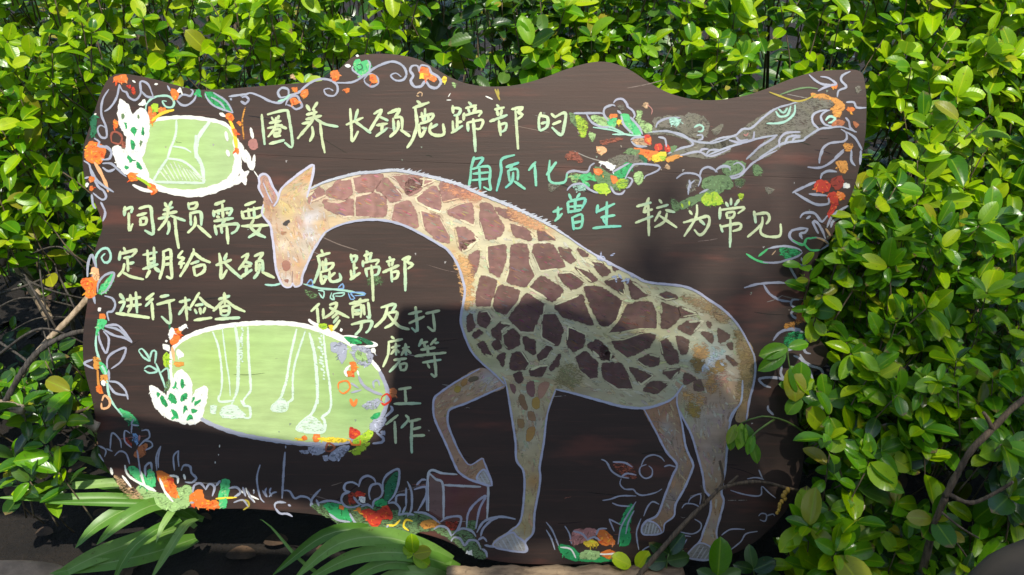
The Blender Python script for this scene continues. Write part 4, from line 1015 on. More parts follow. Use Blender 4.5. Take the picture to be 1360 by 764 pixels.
for q, c in (("750,120 790,140 780,190",BROWN),("880,130 930,100 932,210 900,200",BROWN),("820,220 850,210 882,320 840,290",(.24,.14,.07)),("930,240 970,230 972,300 930,300",(.40,.26,.06)),("890,340 930,340 942,400 900,390",(.30,.18,.09)),("810,400 850,400 852,450 820,450",(.30,.19,.08)),("890,470 940,460 920,540 880,560",(.40,.23,.07)),("980,130 1050,110 1010,200 980,230",(.40,.22,.14)),("430,80 480,60 500,75 440,100",(.14,.11,.06)),("330,140 360,150 350,180 320,170",(.38,.27,.05)),("380,90 410,85 400,120 370,125",(.36,.2,.06))):
    fill(pt, pts_of(q, 550, 490), c, zz, 1.05, skirt=1.6); zz += .01
o = pt.build('leg_patch', sign); o.parent = giraffe
# hooves with hatching
pt = Paint(); zz = .8
for q, hs in ((pts_of("635,640 760,570 800,600 862,650 868,722 640,690", 550, 610), [("660,650 690,695"),("690,630 730,700"),("720,605 775,705"),("755,585 815,712"),("790,600 850,715")]),
              (pts_of("490,155 545,80 605,182 590,205", 550, 610), [("515,120 560,190"),("540,100 585,180"),("500,145 530,185")])):
    fill(pt, q, (.40, .38, .34), zz, .75, smooth=False); zz += .012
    stroke(pt, q, 2.4, OL, zz, 1., closed=True); zz += .012
    for h in hs: stroke(pt, pts_of(h, 550, 610), 1.8, (.46, .47, .46), zz); zz += .01
for q, hs in ((pts_of("340,400 305,460 330,505 455,495 420,420", 800, 624), [("350,420 330,495"),("375,410 355,500"),("400,420 380,500"),("420,440 405,500"),("440,465 425,500")]),
              (pts_of("670,650 760,570 860,620 830,702 680,690", 800, 624), [("760,590 700,680"),("790,600 735,690"),("815,615 765,692"),("840,635 795,695")])):
    fill(pt, q, (.30, .29, .26), zz, .7, smooth=False); zz += .012
    stroke(pt, q, 1.8, OL, zz, 1., closed=True); zz += .012
    for h in hs: stroke(pt, pts_of(h, 800, 624), 1.7, (.46, .47, .46), zz); zz += .01
o = pt.build('hoof', sign); o.parent = giraffe
# tail
TL = [(995,456),(1003,478),(1002,500),(995,532),(991,558),(977,557),(984,533),(986,510),(984,490),(988,470)]
pt = gpart('tail', TL, blobs((.36, .26, .13), [(988, 540, 20, (.34, .22, .10), .8)]), 30, (-.1, 1), z0=.5, dl=(6, 14), dw=(1., 2.))
o = pt.build('tail', sign); o.parent = giraffe
stroke(OUTL, [(1001,470),(1003,488),(1001,508),(995,532),(991,558)], 2.8, OL, z); z += .01
stroke(OUTL, [(986,505),(984,533),(972,549),(968,560)], 2.4, (.46,.50,.60), z); z += .01
# head
HEAD = [(352,266),(350,272),(348.7,285),(359,299),(362,315),(364,329.5),(366.6,355),(371,370),(377.6,380.6),(386,381.4),(389,376),(393,380),(400,377),(403,362),(409,349),(415,336),(425,316),(436,304),(432,285),(425,265),(413,250),(410,258),(400,262),(385,258),(370,261),(360,264)]
hb = blobs((.56, .42, .29), [(358,275,12,(.46,.22,.12),.9),(362,320,10,(.46,.24,.15),.9),(372,345,12,(.50,.30,.20),.8),(380,268,14,(.70,.56,.22),.9),(383,283,10,(.66,.50,.20),.8),(398,245,14,(.62,.38,.18),.8),(376,325,10,(.74,.64,.48),.9),(390,310,12,(.70,.48,.24),.8),(398,295,7,(.46,.20,.12),.9),
        (410,290,10,(.60,.60,.64),.9),(412,310,12,(.60,.60,.64),.9),(405,330,12,(.60,.54,.44),.8),(396,350,9,(.60,.34,.18),.9),(382,372,8,(.60,.58,.55),.9),(379,352,6,(.42,.20,.13),.9),(396,368,9,(.55,.32,.18),.8),(422,275,12,(.50,.40,.28),.7),(425,300,12,(.66,.44,.18),.7),(420,285,8,(.62,.60,.60),.8)], .08)
pt = gpart('head', HEAD, hb, 200, (.3, 1), ((.72, .60, .30), (.50, .28, .16), (.66, .64, .62)), z0=.55, dl=(4, 11), dw=(1.2, 2.8))
for q, c, a in (("270,572 320,545 312,570 290,585",(.06,.05,.05),1.),("255,640 300,640 270,655",(.42,.22,.12),.4)): fill(pt, pts_of(q, 330, 200), c, .75, a)
fill(pt, pts_of("265,470 300,450 325,480 310,520 280,520", 330, 270), (.36,.17,.12), .76, .9)
stroke(pt, pts_of("345,530 342,600 347,650", 330, 270), 1.4, (.30,.2,.17), .78, .8)
fill(pt, pts_of("280,600 310,600 305,615", 330, 270), (.30,.14,.1), .78, .8)
head = pt.build('head', sign); head.parent = giraffe
HORN = [(344,236.6),(347,232.5),(352,231.5),(357,235),(362,247),(370,262),(364,274),(354,270),(350,262),(344,250),(345,243)]
pt = gpart('horn', HORN, blobs((.44, .26, .20), [(355,245,10,(.56,.34,.22),.8)]), 24, (.4, 1), z0=.62)
stroke(pt, [(350,243),(356,258),(362,270)], 1.6, (.5,.5,.6), .8)
o = pt.build('horn', sign); o.parent = giraffe
EAR = [(371,261),(374,251),(389.5,237),(403,227),(415,219.6),(417,223),(415,236),(412,248),(408,262),(400,274),(385,272)]
pt = gpart('ear', EAR, blobs((.58, .42, .24), [(408,235,10,(.66,.34,.14),.8),(390,252,12,(.56,.42,.24),.8),(412,255,8,(.62,.60,.66),.8)]), 40, (1, -.8), z0=.60)
o = pt.build('ear', sign); o.parent = giraffe
for q, w_ in ((HORN[8:] + HORN[:7], 3.), (EAR[:9], 3.2), (HEAD[1:11], 3.), ([(389,376),(392,381),(400,378),(402,366),(409,349),(418,330),(432,309)], 3.)):
    stroke(OUTL, q, w_, (.52, .52, .62), z, 1.1, .6); z += .01
stroke(OUTL, [(425,318),(432,309),(452.5,298.7),(479.7,292.7),(508.6,292.7),(534,298.7),(558,310),(584,325),(596,333.6),(608,352),(615.7,376),(617.4,388),(615,405),(612,425.5),(616.6,444),(626,466),(639.5,481.5),(655,495),(670,510)], 3., OL, z, 1.1); z += .01
stroke(OUTL, [(413,251),(428.7,243),(449,236.6),(474.6,230.6),(500,228.5),(525.6,226.4),(559.6,232),(591,239.5),(611.5,246),(633.6,256),(659,266),(681,275),(706.7,286.8),(732,300.5),(755,315)], 3.8, (.50,.52,.60), z, 1.05); z += .01
stroke(OUTL, [(755,315),(777.4,330.6),(808,348.5),(842,366),(861,375),(912,381.7),(944,400),(963,413.6),(980,432),(994,456),(1001,472)], 3., OL, z, 1.); z += .01
stroke(OUTL, [(738,517),(763.7,523),(800,533),(827,540),(856,542),(876.5,537),(893.6,528.7),(907,511.7)], 3.2, OL, z, 1.); z += .01
for i in range(64):                                              # bristly mane strokes
    t = i / 63; k = [(428,243),(474,231),(525,226),(560,232),(611,246),(659,266),(706,287),(735,301)]
    f_ = t * (len(k) - 1); j = min(int(f_), len(k) - 2); u = f_ - j
    x = k[j][0] * (1 - u) + k[j + 1][0] * u; y = k[j][1] * (1 - u) + k[j + 1][1] * u
    L = random.uniform(3, 11); stroke(OUTL, [(x - 3, y + 1), (x + L, y - random.uniform(0, 4.5) + L * .15 * (1 if t > .4 else -.3))], random.uniform(1.2, 2.4), (.50, .53, .58), z, .85, .3); z += .002
o = OUTL.build('outline', sign); o.parent = giraffe

# ================================================================ foliage
def leaf_mesh(name, mat, L=1., wd=.30, droop=.18, fold=.16, twist=0., tip=.6, curl=0.):
    rows = [0, .10, .24, .42, .60, .76, .90, 1.]
    v = []; f = []; uv = []
    for i, t in enumerate(rows):
        if i == 0: hw = .018
        else: hw = wd * (math.sin(math.pi * min(1, (t ** .82)) ** 1.0) ** tip) * (.62 + .42 * t) if t < 1 else .004
        for u in (-1, -.5, 0, .5, 1):
            x = hw * u; z = fold * abs(x) * 1.6 - droop * t * t + curl * (x * x) * 3 + twist * x * t
            v.append((x * math.cos(fold), t * L, z + .01 * math.sin(t * 9 + u * 2))); uv.append((u * min(1, hw / wd + .15), t))
    for i in range(len(rows) - 1):
        for k in range(4):
            a = i * 5 + k; f.append((a, a + 1, a + 6, a + 5))
    me = mesh(name, v, f, mat)
    ul = me.uv_layers.new(name='UVMap')
    for lp in me.loops: ul.data[lp.index].uv = uv[lp.vertex_index]
    return me, v, f, uv
VAR = [(.40,.14,.14,0,.56,0),(.35,.20,.20,.1,.60,0),(.44,.08,.08,-.08,.56,.08),(.34,.28,.18,.05,.60,0),(.38,.04,.22,0,.60,-.08),(.30,.12,.26,-.1,.70,.08),(.33,.45,.30,.12,.62,.12),(.27,-.12,.24,-.05,.72,.0),(.36,.22,.34,.15,.58,-.12)]
LM = {}
for key in LEAF:
    LM[key] = [leaf_mesh('leaf', LEAF[key][0], 1., a, b, c, d, e, g) for a, b, c, d, e, g in VAR]
def leaf_matrix(pos, d, nrm, s):
    d = d.normalized(); x = d.cross(nrm)
    if x.length < 1e-4: x = d.orthogonal()
    x.normalize(); n_ = x.cross(d).normalized()
    return Matrix(((x.x * s, d.x * s, n_.x * s, pos.x), (x.y * s, d.y * s, n_.y * s, pos.y), (x.z * s, d.z * s, n_.z * s, pos.z), (0, 0, 0, 1)))
class Mass:                                   # many small leaves in one mesh
    def __init__(s): s.v = []; s.f = []; s.uv = []; s.r = []
    def add(s, key, k, M):
        _, v, f, uv = LM[key][k]; o = len(s.v)
        s.v += [tuple(M @ Vector(p)) for p in v]; s.f += [tuple(i + o for i in q) for q in f]
        s.uv += uv; s.r += [random.random()] * len(v)
    def build(s, name, mat, parent, kind='stuff'):
        if not s.v: return
        me = mesh(name, s.v, s.f, mat); ul = me.uv_layers.new(name='UVMap')
        vi = [0] * len(me.loops); me.loops.foreach_get('vertex_index', vi)
        ul.data.foreach_set('uv', [c for i in vi for c in s.uv[i]])
        at = me.attributes.new('rnd', 'FLOAT', 'POINT'); at.data.foreach_set('value', s.r)
        o = link(name, me, parent)
        if kind: o['kind'] = kind
        return o
class Tubes:
    def __init__(s): s.v = []; s.f = []
    def add(s, pts, r0, r1, n=6, wob=0., rings=None):
        pts = [Vector(p) for p in pts]; o0 = len(s.v); m = len(pts); ref = Vector((.3, .2, 1)).normalized()
        for i, p in enumerate(pts):
            t = (pts[min(i + 1, m - 1)] - pts[max(i - 1, 0)]).normalized()
            a = t.cross(ref)
            if a.length < .05: a = t.cross(Vector((1, 0, 0)))
            a.normalize(); b = t.cross(a)
            r = r0 + (r1 - r0) * i / max(1, m - 1); r *= 1 + random.uniform(-wob, wob)
            if rings: r *= 1 + rings * (1 if i % 2 else -1)
            for k in range(n):
                an = 2 * math.pi * k / n; s.v.append(p + (a * math.cos(an) + b * math.sin(an)) * r * (1 + random.uniform(-wob, wob) * .5))
        for i in range(m - 1):
            for k in range(n):
                a = o0 + i * n + k; b = o0 + i * n + (k + 1) % n; s.f.append((a, b, b + n, a + n))
        s.f.append(tuple(o0 + k for k in reversed(range(n)))); s.f.append(tuple(o0 + (m - 1) * n + k for k in range(n)))
    def build(s, name, mat, parent=None, kind=None):
        o = link(name, mesh(name, s.v, s.f, mat), parent)
        if kind: o['kind'] = kind
        return o
def curve3(pts, step=.008):
    out = []; n = len(pts)
    for i in range(n - 1):
        a, b, c, d = pts[max(i - 1, 0)], pts[i], pts[i + 1], pts[min(i + 2, n - 1)]
        k = max(2, int((c - b).length / step))
        for j in range(k):
            t = j / k; out.append(.5 * (2 * b + (c - a) * t + (2 * a - 5 * b + 4 * c - d) * t * t + (3 * b - a - 3 * c + d) * t ** 3))
    out.append(pts[-1]); return out

# shrubs: (px, py, label, leaf mix, size range mm)
SHRUBS = [
 (40, 60, 'yellow-green sunlit bush filling the top left corner of the view', (.92, .08, 0), (20, 33)),
 (40, 300, 'sparse sunlit bush beside the left edge of the sign, dry vines at its foot', (.75, .25, 0), (22, 34)),
 (290, 40, 'bright small-leaved bush rising behind the sign\'s left shoulder, beside the corner bush', (.85, .15, 0), (19, 31)),
 (480, 35, 'light green bush behind the first hump of the sign top', (.8, .2, 0), (19, 31)),
 (630, 40, 'shadowy glossy dark-leaved bush behind the dip in the sign top', (.12, .35, .53), (22, 36)),
 (860, 50, 'mid green bush behind the sign\'s right hump with sprigs standing over its edge', (.5, .45, .05), (21, 33)),
 (1080, 20, 'loose bush behind the upturned right corner of the sign, dark gaps between its shoots', (.6, .4, 0), (23, 36)),
 (1270, 130, 'bright open bush at the upper right with dark hollow beneath it', (.85, .15, 0), (25, 39)),
 (1210, 380, 'dense glossy green bush crowding the right edge of the sign', (.35, .62, .03), (24, 37)),
 (1190, 640, 'shaded large-leaved bush at the lower right, below the glossy bush', (.25, .60, .15), (27, 42)),
 (60, 540, 'dark low bush at the lower left between dry vines and strap leaves', (.15, .45, .40), (28, 40)),
]
class Shrub: pass
shrubs = []
for px, py, lab, mixr, sz in SHRUBS:
    s = Shrub(); g = P(px, py, -.25)
    s.root = empty('leafy_shrub', Vector((g.x, g.y, 0))); tag(s.root, lab, 'shrub', 'broadleaf shrubs around the sign')
    s.seed = (px, py); s.mix = mixr; s.sz = sz; s.leaves = []; s.tub = Tubes(); shrubs.append(s)
def near(px, py): return min(shrubs, key=lambda s: (s.seed[0] - px) ** 2 + (s.seed[1] - py) ** 2)
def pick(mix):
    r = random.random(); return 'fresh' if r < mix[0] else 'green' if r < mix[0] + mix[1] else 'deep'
def shoot(px, py, z, s, size=None, up=None, nl=None, mix=None, pairs=None):
    """a shoot tip: a rosette of leaves at the end plus a few pairs down the stem"""
    p = P(px, py, z)
    size = size or random.uniform(*s.sz) * (.00116 if py < 330 else .00104)
    a = up or (Vector((0, 0, 1)) * .8 + UN * .55 + Vector((random.gauss(0, .38), random.gauss(0, .25), random.gauss(0, .25)))).normalized()
    x = a.orthogonal().normalized(); y = a.cross(x)
    ph = random.uniform(0, 6.28); n = nl or random.choice((2, 3, 4, 4, 5, 6))
    mx = mix or s.mix
    for k in range(n):
        an = ph + k * 2.4 + random.gauss(0, .35); el_ = random.uniform(-.05, 1.0)
        r = x * math.cos(an) + y * math.sin(an)
        d = (r * math.cos(el_) + a * math.sin(el_)).normalized()
        nr = (a * math.cos(el_) - r * math.sin(el_) + Vector((random.gauss(0, .2), random.gauss(0, .2), random.gauss(0, .2)))).normalized()
        sz = size * random.uniform(.5, 1.15) * (.6 if k == n - 1 and n > 3 else 1)
        s.leaves.append((p + d * size * .06, d, nr, sz, pick(mx), random.randrange(9), px, py, z))
    L = size * random.uniform(1.6, 2.8)
    back = (a * .8 + Vector((random.gauss(0, .2), 0, .5)) - UN * .3).normalized()
    stem = [p, p - back * L * .5, p - back * L - Vector((0, 0, L * .1))]
    if random.random() < .3: stem.append(p - back * L * 1.6 - Vector((0, -L * .5, L * .3)))
    s.tub.add(curve3(stem, .015), .0007, .0013, 4)
    for j in range(pairs if pairs is not None else random.choice((1, 2, 2, 3))):
        q = p - back * L * (.28 + .3 * j); an = ph + j * 1.57
        for sg in (1, -1):
            r = (x * math.cos(an) + y * math.sin(an)) * sg; el_ = random.uniform(-.1, .45)
            d = (r * math.cos(el_) + a * math.sin(el_)).normalized()
            nr = (a + Vector((random.gauss(0, .3), random.gauss(0, .3), random.gauss(0, .3)))).normalized()
            s.leaves.append((q + d * size * .06, d, nr, size * random.uniform(.5, 1.15), pick(mx), random.randrange(9), px, py, z))
def dist_board(px, py):
    if inside((px, py), OUT): return -min(math.hypot(px - a, py - b) for a, b in OUTS)
    return min(math.hypot(px - a, py - b) for a, b in OUTS)
rn = random.Random(11)
def vn(x, y):                                # cheap smooth noise for clumps and gaps
    return .5 + .5 * math.sin(x * .021 + 1.3 * math.sin(y * .017 + 2)) * math.sin(y * .026 + 1.7 * math.sin(x * .013))
HOL = [(1180, 175, 55, 35), (1185, 190, 45, 28), (1085, 465, 35, 50), (600, 80, 75, 45), (45, 425, 110, 72), (1020, 55, 50, 45), (255, 30, 50, 18), (470, 15, 40, 16), (1300, 215, 35, 22), (1060, 20, 40, 25), (1060, 640, 40, 60), (1280, 640, 70, 50), (640, 60, 50, 30), (1180, 640, 30, 30), (60, 650, 200, 120)]
def hollow(x, y): return any(((x - a) / c) ** 2 + ((y - b) / d) ** 2 < 1 for a, b, c, d in HOL)
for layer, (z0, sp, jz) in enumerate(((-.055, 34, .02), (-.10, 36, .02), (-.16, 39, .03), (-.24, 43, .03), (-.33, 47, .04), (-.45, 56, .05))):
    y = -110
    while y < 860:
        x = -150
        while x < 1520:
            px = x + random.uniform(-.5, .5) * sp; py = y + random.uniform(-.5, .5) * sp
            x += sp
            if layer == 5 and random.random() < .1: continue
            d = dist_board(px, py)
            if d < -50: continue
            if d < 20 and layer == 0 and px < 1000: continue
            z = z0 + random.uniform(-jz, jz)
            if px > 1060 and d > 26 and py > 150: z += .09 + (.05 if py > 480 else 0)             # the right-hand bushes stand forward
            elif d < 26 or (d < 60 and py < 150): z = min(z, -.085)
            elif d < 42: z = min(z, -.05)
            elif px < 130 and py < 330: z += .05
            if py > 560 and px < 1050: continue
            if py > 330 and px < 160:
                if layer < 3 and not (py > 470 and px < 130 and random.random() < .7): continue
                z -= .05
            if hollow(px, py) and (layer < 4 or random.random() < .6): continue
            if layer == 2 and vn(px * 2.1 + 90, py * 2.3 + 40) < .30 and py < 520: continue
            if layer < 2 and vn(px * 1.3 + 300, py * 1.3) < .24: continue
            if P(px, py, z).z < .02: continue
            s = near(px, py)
            shoot(px, py, z, s, mix=(.10, .35, .55) if layer >= 3 else None)  # back layers get darker leaf colours so the gaps look shaded
        y += sp
# hand placed sprigs where the photograph shows them
R9 = shrubs[8]; R10 = shrubs[9]; S6 = shrubs[5]; TR = shrubs[7]; LB = shrubs[10]
for px, py, z, s, sz, n in ((1092,392,.035,R9,.8*.040,5),(1075,372,.03,R9,.8*.034,3),(1118,330,.045,R9,.8*.042,5),(1135,300,.03,R9,.8*.036,4),(1168,268,.04,R9,.8*.036,4),(1163,236,.03,TR,.85*.040,4),(1180,355,.06,R9,.8*.042,6),(1230,410,.07,R9,.8*.046,6),(1300,300,.07,R9,.8*.046,6),
    (1130,470,.05,R9,.8*.040,5),(1180,520,.08,R10,.8*.044,6),(1130,575,.06,R10,.8*.046,6),(1250,330,.06,R9,.8*.044,6),(1310,390,.07,R9,.8*.044,6),(1190,430,.06,R9,.8*.042,5),(1270,480,.08,R10,.8*.046,6),(1075,700,.09,R10,.8*.060,5),(1110,735,.12,R10,.8*.062,5),(1240,690,.12,R10,.8*.050,5),(1130,655,.07,R10,.8*.046,5),
    (1225,570,.10,R10,.8*.046,5),(1330,590,.12,R10,.8*.052,5),(1340,660,.12,R10,.8*.052,4),(1170,600,.08,R10,.8*.044,5),(1270,130,-.03,TR,.85*.044,6),(1210,90,-.03,TR,.85*.040,6),(1310,70,-.03,TR,.85*.044,6),(1235,170,-.02,TR,.85*.038,5),(1280,250,.0,TR,.85*.040,5),(1195,130,-.04,TR,.85*.036,5),
    (705,62,-.05,S6,.040,6),(725,70,-.06,S6,.040,6),(745,75,-.05,S6,.034,4),(590,70,-.10,shrubs[4],.040,5),(545,55,-.12,shrubs[4],.040,5),(785,50,-.06,S6,.036,5),(850,60,-.06,S6,.036,5),(985,75,-.05,shrubs[6],.036,6),(935,100,-.06,S6,.036,5),
    (60,592,.03,LB,.040,4),(78,628,.03,LB,.044,4),(40,640,.02,LB,.034,3),(30,610,.02,LB,.034,3),(95,520,.0,LB,.034,4),(60,480,-.03,LB,.032,4),(30,540,.0,LB,.038,5),(90,560,0.01,LB,.036,4)):
    for k in range(2):
        shoot(px + k * random.uniform(-22, 22), py + k * random.uniform(-20, 20), z - k * .02, s, sz, nl=n)
for s in shrubs:
    vis = [l for l in s.leaves]
    def score(l):
        px, py, z = l[6:]; ok = -20 < px < 1380 and -20 < py < 784 and dist_board(px, py) > -6
        return (ok, l[3] / (D - z) + z * .02)
    vis.sort(key=score, reverse=True)
    for (pos, d, nr, sz, key, k, px, py, z) in vis[:296]:
        me = LM[key][k][0]; o = bpy.data.objects.new('leaf', me); C.objects.link(o); o.parent = s.root
        o.matrix_parent_inverse = Matrix.Translation(-s.root.location); o.matrix_basis = leaf_matrix(pos, d, nr, sz)
    ms = {k: Mass() for k in LEAF}
    for (pos, d, nr, sz, key, k, px, py, z) in vis[296:]: ms[key].add(key, k, leaf_matrix(pos, d, nr, sz))
    for key, m in ms.items(): m.build('foliage', LEAF[key][1], s.root)
    # woody framework down to the ground
    r = s.root.location
    for j in range(5):
        tx, ty = s.seed[0] + random.uniform(-110, 110), s.seed[1] + random.uniform(-90, 90)
        z = random.uniform(-.40, -.22)
        if dist_board(tx, ty) > 30 and tx > 1100: z += .1
        e = P(tx, ty, z)
        b = Vector((r.x + random.uniform(-.05, .05), r.y + random.uniform(.02, .10), -.02))
        m_ = b.lerp(e, .5) + Vector((random.uniform(-.04, .04), random.uniform(.02, .08), random.uniform(-.02, .04)))
        s.tub.add(curve3([b, m_, e], .03), .0055, .0018, 6, .12)
    s.tub.build('twigs', M_twig, s.root, 'stuff')

# ---------------------------------------------------------------- low foliage mass behind everything, far hedge and litter
ms = {k: Mass() for k in LEAF}
for i in range(7500):
    x = random.uniform(-1.7, 1.7); y = random.uniform(.50, 2.2); h = .30 + .55 * (y - .4)
    p = Vector((x * (1 + y * .4), y + .15, random.uniform(.02, max(.1, h)) ** 1.0))
    q = p - F(0, 0, D); zc = -q.dot(UN)
    d = Vector((random.gauss(0, 1), random.gauss(-.3, 1), random.gauss(.2, .6))).normalized()
    n_ = Vector((random.gauss(0, .4), random.gauss(-.3, .4), 1)).normalized()
    key = 'deep'; ms[key].add(key, random.randrange(6), leaf_matrix(p, d, n_, random.uniform(.035, .07)))  # only the darkest leaf colour, to keep the gaps in front looking shaded
hedge = empty('background_hedge', Vector((0, 1.2, 0))); tag(hedge, 'dim leafy hedge in the distance behind all the nearer bushes', 'hedge')
for key, m in ms.items(): m.build('foliage', LEAF[key][1], hedge)
tb = Tubes()
for i in range(60):
    x = random.uniform(-2, 2); y = random.uniform(.6, 2.2); b = Vector((x, y, -.02)); e = b + Vector((random.uniform(-.2, .2), random.uniform(-.2, .2), random.uniform(.3, .9)))
    tb.add(curve3([b, b.lerp(e, .5) + Vector((.03, .02, 0)), e], .05), .009, .003, 6, .1)
tb.build('stems', M_twig, hedge, 'stuff')
M_dead = raw_wood('dead_leaf', (.04, .024, .014), (.11, .065, .035), 30, (1, 1, 1))
dm = Mass()
for i in range(1100):
    x = random.uniform(-1.1, 1.1); y = random.uniform(-.65, 1.0)
    if y < .1 and random.random() < .55: continue
    dm.add('deep', random.randrange(6), leaf_matrix(Vector((x, y, random.uniform(.003, .016))), Vector((random.gauss(0, 1), random.gauss(0, 1), random.gauss(0, .15))), Vector((random.gauss(0, .3), random.gauss(0, .3), 1)), random.uniform(.02, .05)))
me_o = dm.build('leaf_litter', M_dead, None); tag(me_o, 'brown dead leaves strewn over the soil', 'leaf litter')

# ---------------------------------------------------------------- strap-leaved plants (blades measured as px,py,depth)
def blade(pts, w, root, roll=0., fold=.35):
    c = curve3([P(*p) for p in pts], .012); n = len(c); v = []; f = []; uv = []
    for i, p in enumerate(c):
        t = i / (n - 1); tg = (c[min(i + 1, n - 1)] - c[max(i - 1, 0)]).normalized()
        side = tg.cross(UN * .8 + Vector((0, 0, .6)) + UX * roll).normalized(); nr = side.cross(tg).normalized()
        hw = w * .40 * (.55 + .45 * min(1, t * 5)) * (1 - max(0, (t - .55) / .45) ** 1.8 * .97)
        for u in (-1, -.5, 0, .5, 1): v.append(p + side * hw * u + nr * (abs(u) ** 1.3 * hw * fold)); uv.append((u, t * n * .4))
    for i in range(n - 1):
        for k in range(4): a = i * 5 + k; f.append((a, a + 1, a + 6, a + 5))
    me = mesh('blade', v, f, M_strap); ul = me.uv_layers.new(name='UVMap')
    for lp in me.loops: ul.data[lp.index].uv = uv[lp.vertex_index]
    return link('blade', me, root)
def strap_plant(base, blades, label):
    g = P(*base); g.z = 0; root = empty('strap_leaf_plant', g); tag(root, label, 'plant', 'strap-leaved plants under the sign')
    for pts, w in blades:
        blade(pts, w, root, random.uniform(-.3, .3), random.uniform(.2, .45))
    return root
strap_plant((250, 800, -.05), [
  ([(270,690,-.06),(180,664,-.02),(80,662,.01),(-4,661,.03)], .017), ([(260,700,-.07),(190,645,-.03),(100,645,-.01),(16,646,0)], .015),
  ([(262,690,-.09),(190,640,-.06),(140,618,-.05),(95,606,-.04)], .026), ([(250,700,-.08),(180,655,-.05),(110,636,-.05),(60,628,-.05)], .022),
  ([(262,690,-.05),(225,672,-.01),(150,668,.02),(60,668,.03)], .013),
  ([(230,668,-.05),(180,672,.0),(130,698,.03),(100,728,.04)], .026), ([(240,668,-.05),(200,672,.01),(160,694,.04),(128,724,.05)], .024),
  ([(235,672,-.06),(228,680,.0),(215,700,.02),(207,722,.03)], .013), ([(245,700,-.06),(190,716,.0),(120,742,.03),(60,775,.04)], .028),
  ([(260,715,-.06),(200,735,.02),(130,750,.03),(66,762,.04)], .030), ([(260,680,-.10),(215,640,-.09),(150,590,-.1),(100,560,-.12)], .02),
  ([(240,690,-.02),(205,705,.02),(170,735,.05),(150,775,.06)], .016), ([(262,690,-.02),(245,700,.02),(225,730,.04),(200,770,.05)], .014)],
  'clump of pale green strap leaves sticking out left from under the sign\'s bottom left corner')
strap_plant((500, 820, -.05), [
  ([(600,745,-.02),(520,715,.02),(450,722,.04),(390,770,.05)], .030), ([(610,755,-.03),(540,735,.03),(470,740,.04),(400,775,.05)], .026),
  ([(560,735,-.05),(490,706,.0),(430,712,.02),(362,764,.03)], .022), ([(600,765,-.02),(540,748,.03),(500,752,.04),(440,785,.05)], .022),
  ([(520,790,-.02),(420,760,.02),(360,700,.02),(345,690,.02)], .006), ([(600,760,-.02),(560,730,.0),(520,722,.02),(470,745,.03)], .016),
  ([(600,770,-.02),(560,760,.03),(520,765,.03),(470,790,.03)], .02)],
  'dark strap leaves arching under the middle of the sign\'s lower edge')

# ---------------------------------------------------------------- small plants standing in front of the board
def sprig(name, label, base, tips, mat=M_stemg, key='fresh', r=.0012, cat='plant', group=None):
    g = P(*base); root = empty(name, Vector((g.x, g.y, max(0, g.z - .002)))); tag(root, label, cat, group)
    for stem, leaves in tips:
        t = Tubes(); pts = curve3([P(*p) for p in stem], .01); t.add(pts, r * 1.3, r * .8, 6); t.build('stem', mat, root)
        for (px, py, z, ang, L, k, kk) in leaves:
            p = P(px, py, z); a = math.radians(ang); d = UX * math.cos(a) + UU * math.sin(a) + UN * random.uniform(0, .35)
            nr = (UN * 1. + Vector((0, 0, .5)) + Vector((random.gauss(0, .2), random.gauss(0, .2), random.gauss(0, .2)))).normalized()
            o = bpy.data.objects.new('leaf', LM[kk][k][0]); C.objects.link(o); o.parent = root
            o.matrix_parent_inverse = Matrix.Translation(-root.location); o.matrix_basis = leaf_matrix(p, d, nr, L)
    return root
sprig('young_shoot', 'pale green young shoot with round leaves below the painted step block', (545, 775, .01),
  [([(545,780,.0),(547,755,.02),(549,735,.03)], [(549,735,.03,95,.026,2,'fresh'),(549,736,.03,15,.025,2,'fresh'),(549,737,.03,170,.026,0,'fresh'),(549,737,.03,-30,.026,2,'fresh'),(549,737,.03,140,.017,2,'fresh'),(546,757,.02,190,.022,0,'fresh'),(546,757,.02,-10,.022,2,'fresh'),(547,752,.02,60,.014,2,'fresh')])])
sprig('drooping_sprig', 'thin stem hung with limp folded leaves in front of the giraffe\'s hind thigh', (1062, 575, .01),
  [([(1075,580,.01),(1045,560,.03),(1012,553,.035),(985,562,.035)], [(985,562,.035,-100,.034,5,'green'),(978,564,.035,-120,.028,5,'green'),(990,563,.035,-80,.036,5,'green'),(972,572,.035,-95,.026,5,'green'),(975,566,.035,-60,.03,5,'green')]),
   ([(1030,556,.03),(1015,566,.035),(1000,578,.04),(996,590,.04)], [(1000,578,.04,-110,.026,5,'green'),(997,585,.04,-75,.03,5,'green')])])
sprig('leafy_sprig', 'shaded sprig with long upper leaves across the right edge of the giraffe\'s rump', (1062, 540, .01),
  [([(1064,560,.0),(1060,520,.02),(1048,485,.03),(1046,462,.03)], [(1046,462,.03,192,.038,1,'green'),(1044,468,.03,212,.044,5,'green'),(1047,462,.03,15,.028,1,'green'),(1050,486,.03,-65,.040,0,'green'),(1051,488,.03,-85,.044,2,'green'),(1056,500,.03,-40,.034,0,'fresh')]),
   ([(1062,540,.01),(1062,525,.025),(1063,515,.03)], [(1063,515,.03,90,.034,2,'green'),(1063,516,.03,165,.028,1,'green'),(1063,518,.03,40,.022,2,'fresh'),(1064,524,.03,-20,.036,0,'green'),(1064,526,.03,-130,.03,0,'green')]),
   ([(1085,560,.02),(1092,545,.035),(1096,530,.04)], [(1096,530,.04,5,.038,2,'green'),(1096,528,.04,100,.032,0,'green'),(1095,534,.04,-150,.03,1,'green')])])
